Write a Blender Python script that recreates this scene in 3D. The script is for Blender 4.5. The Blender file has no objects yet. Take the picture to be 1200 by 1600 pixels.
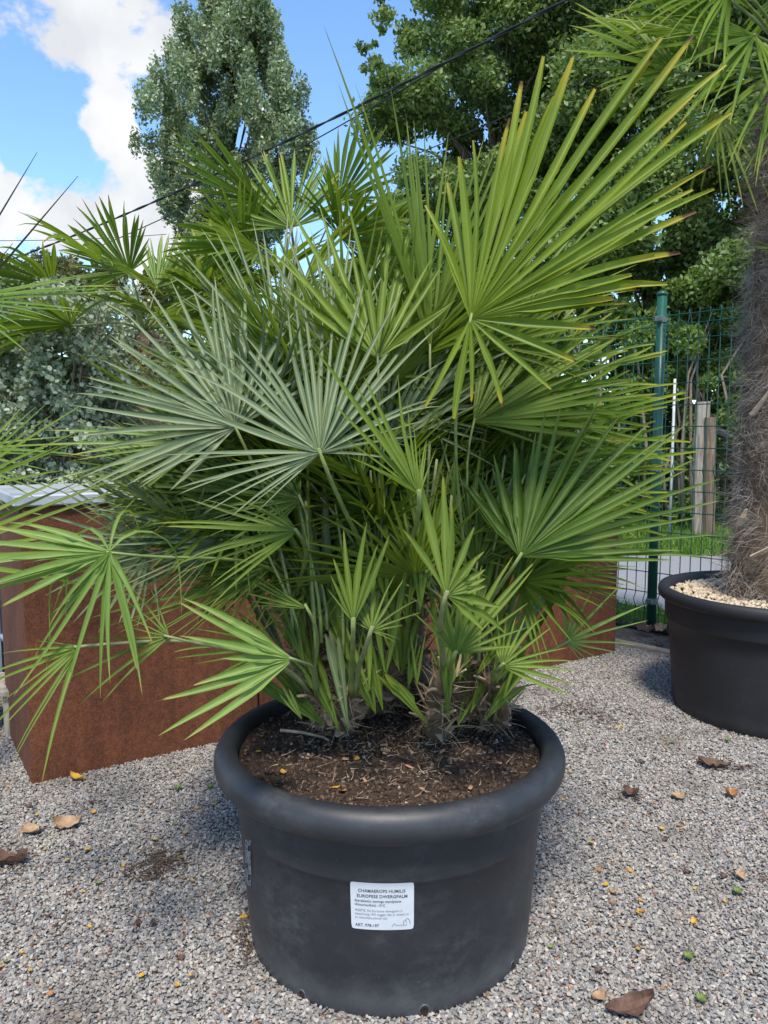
import bpy, math, random
import numpy as np
from mathutils import Vector, Matrix, noise as mnoise

random.seed(7)
RNG = np.random.default_rng(11)
R = math.radians
scene = bpy.context.scene
col = scene.collection

# ------------------------------------------------------------------ camera
CAM_H, PITCH, F = 1.40, R(5.5), 1200.0
cam_d = bpy.data.cameras.new('camera')
cam = bpy.data.objects.new('camera', cam_d)
col.objects.link(cam)
cam.location = (0, 0, CAM_H)
cam.rotation_euler = (R(90) - PITCH, 0, 0)
cam_d.sensor_fit = 'VERTICAL'
cam_d.sensor_height = 24.0
cam_d.lens = 18.0
cam_d.clip_start = 0.05
cam_d.clip_end = 900
scene.camera = cam

# ------------------------------------------------------------------ light
SUN_EL, SUN_AZ = R(60), R(-91)       # azimuth: angle from +X (right) towards +Y (away)
SUN_DIR = Vector((math.cos(SUN_EL) * math.cos(SUN_AZ), math.cos(SUN_EL) * math.sin(SUN_AZ), math.sin(SUN_EL)))
sun_d = bpy.data.lights.new('sun', 'SUN')
sun_d.energy = 2.6
sun_d.angle = R(10)
sun_d.color = (1.0, 0.915, 0.785)
sun = bpy.data.objects.new('sun', sun_d)
col.objects.link(sun)
sun.rotation_euler = SUN_DIR.to_track_quat('Z', 'Y').to_euler()
sun.location = SUN_DIR * 40

scene.view_settings.view_transform = 'Standard'
scene.view_settings.look = 'None'
scene.view_settings.gamma = 1
scene.view_settings.exposure = 1.12
scene.render.engine = 'CYCLES'
scene.cycles.max_bounces = 8
scene.cycles.transparent_max_bounces = 8
scene.cycles.use_denoising = True
scene.cycles.sample_clamp_indirect = 8


def ray(px, py):
    u, v = (px - 600) / F, (800 - py) / F
    return Vector((u, math.cos(PITCH) + v * math.sin(PITCH), v * math.cos(PITCH) - math.sin(PITCH)))


def at(px, py, D):
    """point seen at photo pixel (px,py) whose ground distance from the camera is D"""
    d = ray(px, py)
    return Vector((0, 0, CAM_H)) + d * (D / d.y)


def gnd(px, py, z=0.0):
    d = ray(px, py)
    return Vector((0, 0, CAM_H)) + d * ((z - CAM_H) / d.z)


# world with procedural cumulus
world = bpy.data.worlds.new('World')
scene.world = world
world.use_nodes = True
nt = world.node_tree
nt.nodes.clear()
N = nt.nodes.new
L = nt.links.new
wo = N('ShaderNodeOutputWorld')
bg = N('ShaderNodeBackground')
bg.inputs['Strength'].default_value = 0.14
sky = N('ShaderNodeTexSky')
sky.sky_type = 'NISHITA'
sky.sun_disc = False
sky.sun_elevation = SUN_EL
sky.sun_rotation = math.atan2(SUN_DIR.x, SUN_DIR.y)
sky.air_density = 1.0
sky.dust_density = 0.4
sky.ozone_density = 2.5
tc = N('ShaderNodeTexCoord')
nz = N('ShaderNodeTexNoise')
nz.inputs['Scale'].default_value = 6.2
nz.inputs['Detail'].default_value = 9
nz.inputs['Roughness'].default_value = 0.56
mp = N('ShaderNodeMapping')
mp.inputs['Location'].default_value = (3.1, 1.7, 0.4)
mp.inputs['Scale'].default_value = (1, 1, 1.35)
L(tc.outputs['Generated'], mp.inputs['Vector'])
L(mp.outputs['Vector'], nz.inputs['Vector'])
nzb = N('ShaderNodeTexNoise')
nzb.inputs['Scale'].default_value = 20
nzb.inputs['Detail'].default_value = 8
nzb.inputs['Roughness'].default_value = 0.62
L(mp.outputs['Vector'], nzb.inputs['Vector'])
acc = nz.outputs['Fac']


def wmath(op, a, b=None, clamp=False):
    m = N('ShaderNodeMath')
    m.operation = op
    m.use_clamp = clamp
    for i, s in enumerate((a, b)):
        if s is None:
            continue
        if isinstance(s, (int, float)):
            m.inputs[i].default_value = s
        else:
            L(s, m.inputs[i])
    return m.outputs[0]


acc = wmath('ADD', acc, wmath('MULTIPLY', wmath('SUBTRACT', nzb.outputs['Fac'], .5), .6))
# cumulus banks: (pixel, radius in direction space, weight)
for (px, py, rad, wgt) in ((40, 15, .14, .24), (205, 50, .12, .30), (165, 195, .065, .42), (10, 310, .12, .26),
                           (175, 325, .12, .27), (330, 350, .14, .2), (520, 215, .07, .26), (-200, 200, .25, .2), (60, 175, .08, -.26), (250, 165, .06, -.2), (130, 140, .035, -.25), (225, 215, .04, -.2),
                           (75, 225, .08, -.3), (140, 255, .05, -.22), (570, 60, .24, -.4), (1500, -200, .4, .2), (500, 20, .15, -.2)):
    d = ray(px, py).normalized()
    vm = N('ShaderNodeVectorMath')
    vm.operation = 'DISTANCE'
    vn = N('ShaderNodeVectorMath')
    vn.operation = 'NORMALIZE'
    L(tc.outputs['Generated'], vn.inputs[0])
    L(vn.outputs[0], vm.inputs[0])
    vm.inputs[1].default_value = d
    mr = N('ShaderNodeMapRange')
    mr.interpolation_type = 'SMOOTHSTEP'
    mr.inputs['From Min'].default_value = rad
    mr.inputs['From Max'].default_value = rad * .25
    mr.inputs['To Min'].default_value = 0
    mr.inputs['To Max'].default_value = wgt * .8
    L(vm.outputs['Value'], mr.inputs['Value'])
    acc = wmath('ADD', acc, mr.outputs[0])
cr = N('ShaderNodeMapRange')
cr.interpolation_type = 'SMOOTHSTEP'
cr.inputs['From Min'].default_value = 0.60  # low threshold adds cloud beyond the view to whiten the fill light
cr.inputs['From Max'].default_value = 0.74
L(acc, cr.inputs['Value'])
nz2 = N('ShaderNodeTexNoise')
nz2.inputs['Scale'].default_value = 7
nz2.inputs['Detail'].default_value = 6
mp2 = N('ShaderNodeMapping')
mp2.inputs['Location'].default_value = (3.13, 1.7, 0.47)
L(tc.outputs['Generated'], mp2.inputs['Vector'])
L(mp2.outputs['Vector'], nz2.inputs['Vector'])
ramp = N('ShaderNodeValToRGB')
ramp.color_ramp.elements[0].position = 0.36
ramp.color_ramp.elements[0].color = (2.6, 2.7, 2.85, 1)
ramp.color_ramp.elements[1].position = 0.6
ramp.color_ramp.elements[1].color = (3.5, 3.52, 3.55, 1)
L(nz2.outputs['Fac'], ramp.inputs['Fac'])
mx = N('ShaderNodeMix')
mx.data_type = 'RGBA'
L(cr.outputs[0], mx.inputs[0])
hs = N('ShaderNodeHueSaturation')
hs.inputs['Saturation'].default_value = 1.12
L(sky.outputs['Color'], hs.inputs['Color'])
L(hs.outputs['Color'], mx.inputs[6])
L(ramp.outputs['Color'], mx.inputs[7])
L(mx.outputs[2], bg.inputs['Color'])
L(bg.outputs[0], wo.inputs['Surface'])

# ------------------------------------------------------------------ object helpers
ORG = {}


def link(o, parent=None, org=(0, 0, 0)):
    col.objects.link(o)
    org = Vector(org)
    ORG[o.name] = org
    if parent is not None:
        o.parent = parent
        o.location = org - ORG[parent.name]
    else:
        o.location = org
    return o


def tag(o, label=None, cat=None, group=None, kind=None):
    if label:
        o['label'] = label
    if cat:
        o['category'] = cat
    if group:
        o['group'] = group
    if kind:
        o['kind'] = kind
    return o


def thing(name, label, cat, loc=(0, 0, 0), group=None):
    o = bpy.data.objects.new(name, None)
    o.empty_display_size = .05
    link(o, None, loc)
    return tag(o, label, cat, group)


def mk(name, V, Fc, mat, parent=None, org=None, uv=None, smooth=False, tone=None):
    """one mesh object; V are world coordinates"""
    V = np.asarray(V, dtype=np.float32).reshape(-1, 3)
    if org is None:
        org = ORG[parent.name] if parent is not None else (0, 0, 0)
    o3 = np.array(org, dtype=np.float32)
    me = bpy.data.meshes.new(name)
    if isinstance(Fc, np.ndarray):
        n, k = Fc.shape
        me.vertices.add(len(V))
        me.vertices.foreach_set('co', (V - o3).ravel())
        me.loops.add(n * k)
        me.loops.foreach_set('vertex_index', Fc.astype(np.int32).ravel())
        me.polygons.add(n)
        me.polygons.foreach_set('loop_start', np.arange(0, n * k, k, dtype=np.int32))
        me.polygons.foreach_set('loop_total', np.full(n, k, dtype=np.int32))
        me.update(calc_edges=True)
    else:
        me.from_pydata((V - o3).tolist(), [], Fc)
        me.update()
    if uv is not None:
        ul = me.uv_layers.new(name='UVMap')
        vi = np.empty(len(me.loops), dtype=np.int32)
        me.loops.foreach_get('vertex_index', vi)
        ul.data.foreach_set('uv', np.asarray(uv, dtype=np.float32)[vi].ravel())
    if tone is not None:
        a = me.attributes.new('tone', 'FLOAT', 'POINT')
        a.data.foreach_set('value', np.asarray(tone, dtype=np.float32))
    if smooth:
        me.polygons.foreach_set('use_smooth', np.ones(len(me.polygons), dtype=bool))
    if mat is not None:
        me.materials.append(mat)
    o = bpy.data.objects.new(name, me)
    return link(o, parent, org)


class MB:
    def __init__(s):
        s.v, s.f, s.uv = [], [], []

    def add(s, V, Fc, uv=None):
        b = len(s.v)
        s.v += [tuple(p) for p in V]
        s.f += [tuple(i + b for i in f) for f in Fc]
        if uv is not None:
            s.uv += list(uv)

    def tube(s, pts, rad, sides=6, cap=True, flat=1.0):
        pts = [Vector(p) for p in pts]
        if not hasattr(rad, '__len__'):
            rad = [rad] * len(pts)
        V, Fc = [], []
        t0 = (pts[1] - pts[0]).normalized()
        ref = Vector((0, 0, 1)) if abs(t0.z) < .9 else Vector((1, 0, 0))
        nx_ = t0.cross(ref).normalized()
        for i, p in enumerate(pts):
            t = (pts[min(i + 1, len(pts) - 1)] - pts[max(i - 1, 0)]).normalized()
            nx_ = (nx_ - t * nx_.dot(t)).normalized()
            ny_ = t.cross(nx_)
            for k in range(sides):
                a = 2 * math.pi * k / sides
                V.append(p + nx_ * math.cos(a) * rad[i] + ny_ * math.sin(a) * rad[i] * flat)
        for i in range(len(pts) - 1):
            for k in range(sides):
                a, b = i * sides + k, i * sides + (k + 1) % sides
                Fc.append((a, b, b + sides, a + sides))
        if cap:
            Fc.append(tuple(reversed(range(sides))))
            Fc.append(tuple(range((len(pts) - 1) * sides, len(pts) * sides)))
        s.add(V, Fc)
        return s

    def box(s, c, size, rot=None, bev=0.0):
        c = Vector(c)
        hx, hy, hz = size[0] / 2, size[1] / 2, size[2] / 2
        M = rot if rot is not None else Matrix.Identity(3)
        if bev <= 0:
            P = [(x, y, z) for x in (-hx, hx) for y in (-hy, hy) for z in (-hz, hz)]
            Fc = [(0, 1, 3, 2), (4, 6, 7, 5), (0, 4, 5, 1), (2, 3, 7, 6), (0, 2, 6, 4), (1, 5, 7, 3)]
        else:
            b = bev
            P, idx = [], {}
            for sx in (-1, 1):
                for sy in (-1, 1):
                    for sz in (-1, 1):
                        for ax in range(3):
                            p = [sx * (hx - b), sy * (hy - b), sz * (hz - b)]
                            p[ax] = (sx * hx, sy * hy, sz * hz)[ax]
                            idx[(sx, sy, sz, ax)] = len(P)
                            P.append(tuple(p))
            Fc = []
            for ax in range(3):
                for sg in (-1, 1):
                    q = []
                    for (a, bb) in ((-1, -1), (1, -1), (1, 1), (-1, 1)):
                        key = [0, 0, 0]
                        key[ax] = sg
                        o_ = [i for i in range(3) if i != ax]
                        key[o_[0]], key[o_[1]] = a, bb
                        q.append(idx[(key[0], key[1], key[2], ax)])
                    Fc.append(tuple(q))
            for ax in range(3):
                o_ = [i for i in range(3) if i != ax]
                for a in (-1, 1):
                    for bb in (-1, 1):
                        k1, k2 = [0] * 3, [0] * 3
                        for kk, sg in ((k1, -1), (k2, 1)):
                            kk[ax] = sg
                            kk[o_[0]], kk[o_[1]] = a, bb
                        Fc.append((idx[(*k1, o_[0])], idx[(*k2, o_[0])], idx[(*k2, o_[1])], idx[(*k1, o_[1])]))
            for sx in (-1, 1):
                for sy in (-1, 1):
                    for sz in (-1, 1):
                        Fc.append(tuple(idx[(sx, sy, sz, ax)] for ax in range(3)))
        s.add([c + M @ Vector(p) for p in P], Fc)
        return s

    def build(s, name, mat, parent=None, org=None, smooth=False):
        o = mk(name, s.v, s.f, mat, parent, org, None, smooth)
        import bmesh
        bm = bmesh.new()
        bm.from_mesh(o.data)
        bmesh.ops.recalc_face_normals(bm, faces=bm.faces)
        bm.to_mesh(o.data)
        bm.free()
        return o


def lathe(mb, prof, c, n=64, wob=0.0, seed=0):
    V, Fc = [], []
    m = len(prof)
    for k in range(n):
        a = 2 * math.pi * k / n
        for (r, z) in prof:
            w = 1 + wob * (math.sin(2 * a + seed) * .6 + math.sin(3 * a + 2 * seed) * .4)
            V.append((c[0] + r * w * math.cos(a), c[1] + r * w * math.sin(a), c[2] + z))
    for k in range(n):
        for i in range(m - 1):
            a, b = k * m + i, ((k + 1) % n) * m + i
            Fc.append((a, b, b + 1, a + 1))
    mb.add(V, Fc)
    return mb


def bez(p0, p1, p2, p3, n):
    out = []
    for i in range(n + 1):
        t = i / n
        out.append(p0 * (1 - t) ** 3 + p1 * 3 * t * (1 - t) ** 2 + p2 * 3 * t * t * (1 - t) + p3 * t ** 3)
    return out


# ------------------------------------------------------------------ materials
def rgb(c):
    return (c[0], c[1], c[2], 1)


class Mt:
    def __init__(s, name):
        s.m = bpy.data.materials.new(name)
        s.m.use_nodes = True
        s.nt = s.m.node_tree
        s.b = s.nt.nodes['Principled BSDF']
        s.out = s.nt.nodes['Material Output']

    def n(s, t, **kw):
        nd = s.nt.nodes.new(t)
        for k, v in kw.items():
            if k in nd.inputs:
                nd.inputs[k].default_value = v
            else:
                setattr(nd, k, v)
        return nd

    def l(s, a, b):
        s.nt.links.new(a, b)

    def coord(s, kind='Object', scale=(1, 1, 1), loc=(0, 0, 0)):
        t = s.n('ShaderNodeTexCoord')
        m_ = s.n('ShaderNodeMapping')
        m_.inputs['Scale'].default_value = scale
        m_.inputs['Location'].default_value = loc
        s.l(t.outputs[kind], m_.inputs['Vector'])
        return m_.outputs['Vector']

    def noise(s, vec, scale, detail=4, rough=.55):
        t = s.n('ShaderNodeTexNoise')
        t.inputs['Scale'].default_value = scale
        t.inputs['Detail'].default_value = detail
        t.inputs['Roughness'].default_value = rough
        if vec is not None:
            s.l(vec, t.inputs['Vector'])
        return t.outputs['Fac']

    def ramp(s, fac, stops):
        r = s.n('ShaderNodeValToRGB')
        e = r.color_ramp.elements
        while len(e) < len(stops):
            e.new(.5)
        for i, (p, c) in enumerate(stops):
            e[i].position = p
            e[i].color = rgb(c) if hasattr(c, '__len__') else (c, c, c, 1)
        s.l(fac, r.inputs['Fac'])
        return r.outputs['Color']

    def mix(s, fac, a, b, blend='MIX'):
        m_ = s.n('ShaderNodeMix')
        m_.data_type = 'RGBA'
        m_.blend_type = blend
        for sk, v in ((m_.inputs[0], fac), (m_.inputs[6], a), (m_.inputs[7], b)):
            if isinstance(v, (int, float)):
                sk.default_value = v
            elif isinstance(v, tuple):
                sk.default_value = rgb(v)
            else:
                s.l(v, sk)
        return m_.outputs[2]

    def math(s, op, a, b=0.0, clamp=False):
        m_ = s.n('ShaderNodeMath')
        m_.operation = op
        m_.use_clamp = clamp
        for i, v in enumerate((a, b)):
            if isinstance(v, (int, float)):
                m_.inputs[i].default_value = v
            else:
                s.l(v, m_.inputs[i])
        return m_.outputs[0]

    def bump(s, h, strength=.4, dist=.01):
        b = s.n('ShaderNodeBump')
        b.inputs['Strength'].default_value = strength
        b.inputs['Distance'].default_value = dist
        s.l(h, b.inputs['Height'])
        s.l(b.outputs['Normal'], s.b.inputs['Normal'])

    def set(s, color=None, rough=.6, spec=.4, metal=0):
        if color is not None:
            if isinstance(color, tuple):
                s.b.inputs['Base Color'].default_value = rgb(color)
            else:
                s.l(color, s.b.inputs['Base Color'])
        if isinstance(rough, (int, float)):
            s.b.inputs['Roughness'].default_value = rough
        else:
            s.l(rough, s.b.inputs['Roughness'])
        s.b.inputs['Specular IOR Level'].default_value = spec
        s.b.inputs['Metallic'].default_value = metal
        return s.m


def noisy(name, stops, scale=20, rough=.75, bump=.3, bdist=.005, spec=.3, stretch=(1, 1, 1), metal=0):
    m = Mt(name)
    v = m.coord('Object', stretch)
    f = m.noise(v, scale, 6, .62)
    c = m.ramp(f, stops)
    if bump:
        m.bump(f, bump, bdist)
    return m.set(c, rough, spec, metal)


def leaf_mat(name, dark, light, tip=None, tip_at=.94, transl=.3, rough=.42, tcol=None, spec=.45, tip_w=.2):
    m = Mt(name)
    oi = m.n('ShaderNodeObjectInfo')
    uv = m.n('ShaderNodeUVMap')
    sep = m.n('ShaderNodeSeparateXYZ')
    m.l(uv.outputs['UV'], sep.inputs[0])
    mp_ = m.n('ShaderNodeMapping')
    mp_.inputs['Scale'].default_value = (7, 1.6, 1)
    m.l(uv.outputs['UV'], mp_.inputs['Vector'])
    f = m.noise(mp_.outputs['Vector'], 1.0, 5, .6)
    f2 = m.noise(m.coord('Object', (1, 1, 1)), 9, 3)
    k = m.math('ADD', m.math('MULTIPLY', oi.outputs['Random'], .35), m.math('MULTIPLY', f, .55))
    k = m.math('ADD', k, m.math('MULTIPLY', f2, .5))
    wn0 = m.n('ShaderNodeTexWhiteNoise')
    wn0.noise_dimensions = '1D'
    m.l(m.math('ADD', m.math('FLOOR', sep.outputs['X']), m.math('MULTIPLY', oi.outputs['Random'], 50.0)), wn0.inputs['W'])
    k = m.math('ADD', k, m.math('MULTIPLY', m.math('SUBTRACT', wn0.outputs['Value'], .5), .5))
    k = m.math('SUBTRACT', k, .22, True)
    c = m.mix(k, dark, light)
    sp_ = m.noise(m.coord('Object'), 55, 2, .5)
    c = m.mix(m.ramp(sp_, [(.70, 0.), (.78, .55)]), c, (.22, .17, .05))
    # pale midrib line along each fold
    fr = m.math('FRACT', sep.outputs['X'])
    d_ = m.math('ABSOLUTE', m.math('SUBTRACT', fr, .5))
    rib = m.math('MULTIPLY', m.math('LESS_THAN', d_, .055), .35)
    c = m.mix(rib, c, tuple(min(1, x * 1.35 + .03) for x in light))
    if tip is not None:
        nn = m.noise(m.coord('Object'), 14, 2)
        tv = m.math('ADD', sep.outputs['Y'], m.math('MULTIPLY', m.math('SUBTRACT', nn, .5), .16))
        wn = m.n('ShaderNodeTexWhiteNoise')
        wn.noise_dimensions = '1D'
        m.l(m.math('FLOOR', sep.outputs['X']), wn.inputs['W'])
        tv = m.math('ADD', tv, m.math('MULTIPLY', m.math('SUBTRACT', wn.outputs['Value'], .62), .16))
        t1 = m.n('ShaderNodeMapRange')
        t1.inputs['From Min'].default_value = tip_at - tip_w
        t1.inputs['From Max'].default_value = tip_at
        m.l(tv, t1.inputs['Value'])
        c = m.mix(m.math('MULTIPLY', t1.outputs[0], .6), c, tip)
        t2 = m.n('ShaderNodeMapRange')
        t2.inputs['From Min'].default_value = tip_at + .005
        t2.inputs['From Max'].default_value = tip_at + .03
        m.l(tv, t2.inputs['Value'])
        c = m.mix(t2.outputs[0], c, (.11, .045, .02))
    m.set(c, rough, spec)
    tr = m.n('ShaderNodeBsdfTranslucent')
    tcol = tcol or (1.25, 1.25, .55)
    hv = m.mix(1.0, c, tuple(tcol), 'MULTIPLY')
    m.l(hv, tr.inputs['Color'])
    sm = m.n('ShaderNodeMixShader')
    sm.inputs[0].default_value = transl
    m.l(m.b.outputs[0], sm.inputs[1])
    m.l(tr.outputs[0], sm.inputs[2])
    m.l(sm.outputs[0], m.out.inputs['Surface'])
    m.bump(m.noise(mp_.outputs['Vector'], 3.0, 3), .12, .002)
    return m.m


def foliage_mat(name, dark, light, transl=.35, rough=.55, spec=.3):
    m = Mt(name)
    a = m.n('ShaderNodeAttribute')
    a.attribute_name = 'tone'
    c = m.mix(a.outputs['Fac'], dark, light)
    m.set(c, rough, spec)
    tr = m.n('ShaderNodeBsdfTranslucent')
    m.l(m.mix(1.0, c, (1.3, 1.35, .6), 'MULTIPLY'), tr.inputs['Color'])
    sm = m.n('ShaderNodeMixShader')
    sm.inputs[0].default_value = transl
    m.l(m.b.outputs[0], sm.inputs[1])
    m.l(tr.outputs[0], sm.inputs[2])
    m.l(sm.outputs[0], m.out.inputs['Surface'])
    return m.m


M = {}
M['leaf'] = leaf_mat('palm_leaf_green', (.074, .124, .012), (.185, .268, .036), (.30, .30, .04), .985, .42, .45, None, .3)
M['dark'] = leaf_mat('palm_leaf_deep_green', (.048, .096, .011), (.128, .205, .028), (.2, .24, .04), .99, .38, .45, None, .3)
M['lime'] = leaf_mat('palm_leaf_lime', (.115, .18, .012), (.24, .325, .028), (.48, .34, .02), .97, .40, .42, None, .3, .17)
M['limeplain'] = leaf_mat('palm_leaf_yellow_green', (.09, .15, .014), (.19, .27, .03), (.30, .30, .04), 1.06, .38, .42, None, .3, .1)
M['limecl'] = leaf_mat('palm_leaf_yellow_tipped', (.07, .135, .014), (.165, .265, .03), (.42, .40, .03), 1.03, .40, .42, None, .3, .2)
M['pale'] = leaf_mat('palm_leaf_pale', (.11, .20, .03), (.22, .32, .075), (.4, .36, .1), .97, .36, .42, None, .3)
M['silver'] = leaf_mat('palm_leaf_silver', (.06, .10, .035), (.175, .225, .115), (.3, .3, .16), .99, .20, .45, (1.1, 1.2, .7), .3)
M['trachy'] = leaf_mat('fan_palm_leaf', (.072, .136, .014), (.20, .295, .038), (.34, .32, .06), .965, .38, .45, None, .3)
M['petiole'] = noisy('palm_petiole', [(.3, (.10, .16, .035)), (.7, (.24, .29, .10))], 30, .45, .15, .002)
M['petiole_old'] = noisy('palm_petiole_grey', [(.3, (.13, .165, .06)), (.7, (.25, .27, .13))], 30, .55, .2, .002)
M['stub'] = noisy('dry_leaf_base', [(.25, (.17, .115, .07)), (.5, (.35, .26, .175)), (.75, (.52, .43, .33))], 26, .85, .5, .004)
M['core'] = noisy('stem_core', [(.3, (.06, .04, .026)), (.7, (.20, .14, .09))], 25, .95, .8, .01)
M['fibre'] = noisy('stem_fibre', [(.3, (.19, .13, .08)), (.7, (.44, .335, .22))], 9, .9, 0)
M['hair'] = noisy('trunk_hair', [(.3, (.13, .105, .085)), (.5, (.24, .20, .165)), (.72, (.42, .365, .315))], 7, .88, 0)
M['poplar'] = foliage_mat('poplar_foliage', (.09, .145, .06), (.36, .43, .29), .25, .42, .5)
M['oak'] = foliage_mat('broadleaf_foliage', (.06, .11, .032), (.24, .33, .115), .32, .5, .35)
M['hedge'] = foliage_mat('hedge_foliage', (.05, .10, .024), (.21, .31, .085), .42)
M['olive'] = foliage_mat('far_tree_foliage', (.07, .085, .03), (.16, .16, .06), .3)
M['euc'] = foliage_mat('eucalyptus_foliage', (.16, .22, .14), (.44, .50, .38), .22, .5, .35)
M['grass'] = foliage_mat('grass_blades', (.06, .13, .015), (.17, .30, .045), .35)
M['bark'] = noisy('tree_bark', [(.3, (.05, .04, .03)), (.7, (.15, .125, .1))], 12, .9, .7, .02, stretch=(1, 1, .25))
M['stem'] = noisy('shrub_stem', [(.3, (.10, .075, .055)), (.7, (.24, .19, .15))], 14, .9, .5, .01)
M['cable'] = noisy('black_cable', [(.3, (.010, .011, .016)), (.7, (.025, .027, .034))], 10, .5, 0)
M['clip'] = noisy('steel_clip', [(.3, (.10, .13, .12)), (.7, (.2, .23, .22))], 30, .4, 0, metal=.4)
M['green'] = noisy('green_coated_steel', [(.3, (.010, .070, .045)), (.7, (.016, .10, .066))], 8, .34, .03, .002, .5)
M['wood'] = noisy('weathered_wood', [(.25, (.10, .08, .06)), (.5, (.26, .225, .18)), (.75, (.44, .40, .34))], 9, .9, .6, .01, stretch=(4, 4, .35))
M['woodb'] = noisy('brown_wood', [(.25, (.06, .042, .03)), (.5, (.16, .115, .08)), (.75, (.26, .20, .145))], 9, .9, .6, .01, stretch=(4, 4, .35))
M['white_stake'] = noisy('pale_stake', [(.3, (.34, .35, .33)), (.7, (.52, .53, .50))], 10, .6, 0)
M['yucca'] = noisy('yucca_leaf', [(.3, (.05, .055, .035)), (.7, (.12, .12, .075))], 10, .5, 0)
M['paper'] = noisy('label_paper', [(.3, (.48, .51, .54)), (.7, (.55, .58, .61))], 14, .38, 0, spec=.5)
M['ink'] = noisy('black_ink', [(.3, (.035, .035, .04)), (.7, (.06, .06, .065))], 30, .6, 0)
M['ink2'] = noisy('grey_ink', [(.3, (.16, .165, .18)), (.7, (.22, .225, .24))], 30, .6, 0)
M['hole'] = noisy('painted_hole_shade', [(.3, (.008, .006, .005)), (.7, (.03, .022, .016))], 60, .95, 0)
M['leafY'] = noisy('fallen_leaf_yellow', [(.3, (.36, .19, .02)), (.7, (.52, .33, .045))], 40, .6, .2, .002)
M['leafO'] = noisy('fallen_leaf_orange', [(.3, (.24, .10, .035)), (.7, (.40, .19, .06))], 40, .6, .2, .002)
M['leafB'] = noisy('fallen_leaf_brown', [(.3, (.055, .028, .02)), (.7, (.15, .085, .06))], 40, .7, .5, .004)
M['leafT'] = noisy('fallen_leaf_tan', [(.3, (.24, .15, .085)), (.7, (.42, .29, .18))], 40, .7, .3, .003)
M['leafG'] = noisy('fallen_leaf_green', [(.3, (.10, .15, .04)), (.7, (.19, .25, .07))], 40, .6, .2, .002)
M['chip'] = noisy('bark_chip', [(.3, (.30, .13, .06)), (.7, (.55, .30, .18))], 60, .8, .3, .002)
M['root'] = noisy('dry_root', [(.3, (.25, .17, .10)), (.7, (.46, .35, .24))], 30, .85, .2, .002)
M['stone_pale'] = noisy('pale_stone', [(.3, (.34, .26, .17)), (.7, (.62, .52, .38))], 30, .8, .3, .003)
M['bluepl'] = noisy('blue_plastic', [(.3, (.16, .22, .29)), (.7, (.28, .35, .43))], 10, .45, .05, .002)
M['concrete'] = noisy('concrete_edging', [(.3, (.21, .18, .14)), (.7, (.34, .30, .245))], 25, .9, .4, .004)
M['hose'] = noisy('black_pipe', [(.3, (.012, .012, .013)), (.7, (.03, .03, .03))], 10, .5, .05, .002)


def plastic(name, base, dust, lo=.34):
    m = Mt(name)
    v = m.coord('Object')
    f1 = m.noise(v, 5, 5, .6)
    f2 = m.noise(m.coord('Object', (6, 6, 9)), 4, 7, .75)
    f3 = m.noise(v, 140, 3, .6)
    k = m.math('MULTIPLY', m.ramp(f1, [(.42, 0.), (.72, 1.)]), m.ramp(f2, [(.42, 0.), (.75, 1.)]))
    sp = m.ramp(f3, [(.68, 0.), (.76, 1.)])
    k = m.math('ADD', m.math('MULTIPLY', k, .42), m.math('MULTIPLY', sp, .5), True)
    # vertical scuffs
    f4 = m.noise(m.coord('Object', (45, 45, 1.2), (3, 1, 0)), 2, 3, .5)
    k = m.math('ADD', k, m.math('MULTIPLY', m.ramp(f4, [(.74, 0.), (.78, 1.)]), .18), True)
    # dried splash dirt near the ground
    sz_ = m.n('ShaderNodeSeparateXYZ')
    tcz = m.n('ShaderNodeTexCoord')
    m.l(tcz.outputs['Object'], sz_.inputs[0])
    zz = m.math('ADD', sz_.outputs['Z'], m.math('MULTIPLY', m.noise(v, 11, 6, .7), -.16))
    low = m.n('ShaderNodeMapRange')
    low.inputs['From Min'].default_value = .03
    low.inputs['From Max'].default_value = -.06
    m.l(zz, low.inputs['Value'])
    k = m.math('ADD', k, m.math('MULTIPLY', low.outputs[0], .4), True)
    c = m.mix(k, base, dust)
    rg = m.math('ADD', lo, m.math('MULTIPLY', f1, .32))
    m.bump(m.math('ADD', m.math('MULTIPLY', f3, .5), m.math('MULTIPLY', f1, 1.5)), .16, .003)
    return m.set(c, rg, .5)


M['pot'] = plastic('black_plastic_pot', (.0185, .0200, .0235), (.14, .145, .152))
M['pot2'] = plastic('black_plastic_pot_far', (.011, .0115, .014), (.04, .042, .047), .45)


def corten(name, a, b, c):
    m = Mt(name)
    v = m.coord('Object')
    f1 = m.noise(v, 3.2, 6, .62)
    f2 = m.noise(v, 42, 7, .75)
    f4 = m.noise(m.coord('Object', (9, 9, .8)), 2, 4, .6)
    k = m.math('ADD', m.math('MULTIPLY', f1, .26), m.math('MULTIPLY', f2, .52))
    k = m.math('ADD', k, m.math('MULTIPLY', f4, .2))
    cc = m.ramp(k, [(.42, a), (.52, b), (.62, c)])
    f3 = m.noise(v, 260, 2)
    cc = m.mix(m.ramp(m.noise(v, 150, 3, .7), [(.5, 0.), (.68, .6)]), cc, tuple(x * 1.25 for x in c))
    cc = m.mix(m.ramp(f3, [(.52, 0.), (.66, .6)]), cc, tuple(x * .35 for x in a))
    m.bump(m.math('ADD', f2, m.math('MULTIPLY', f3, .6)), .35, .003)
    return m.set(cc, .82, .25)


M['corten'] = corten('rusted_steel', (.082, .031, .017), (.135, .048, .024), (.20, .074, .034))
M['corten2'] = corten('rusted_steel_orange', (.085, .030, .016), (.145, .050, .024), (.20, .075, .035))
M['lid'] = noisy('zinc_sheet', [(.3, (.36, .385, .42)), (.7, (.55, .58, .62))], 6, .42, .05, .002, .5, metal=.25)


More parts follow.
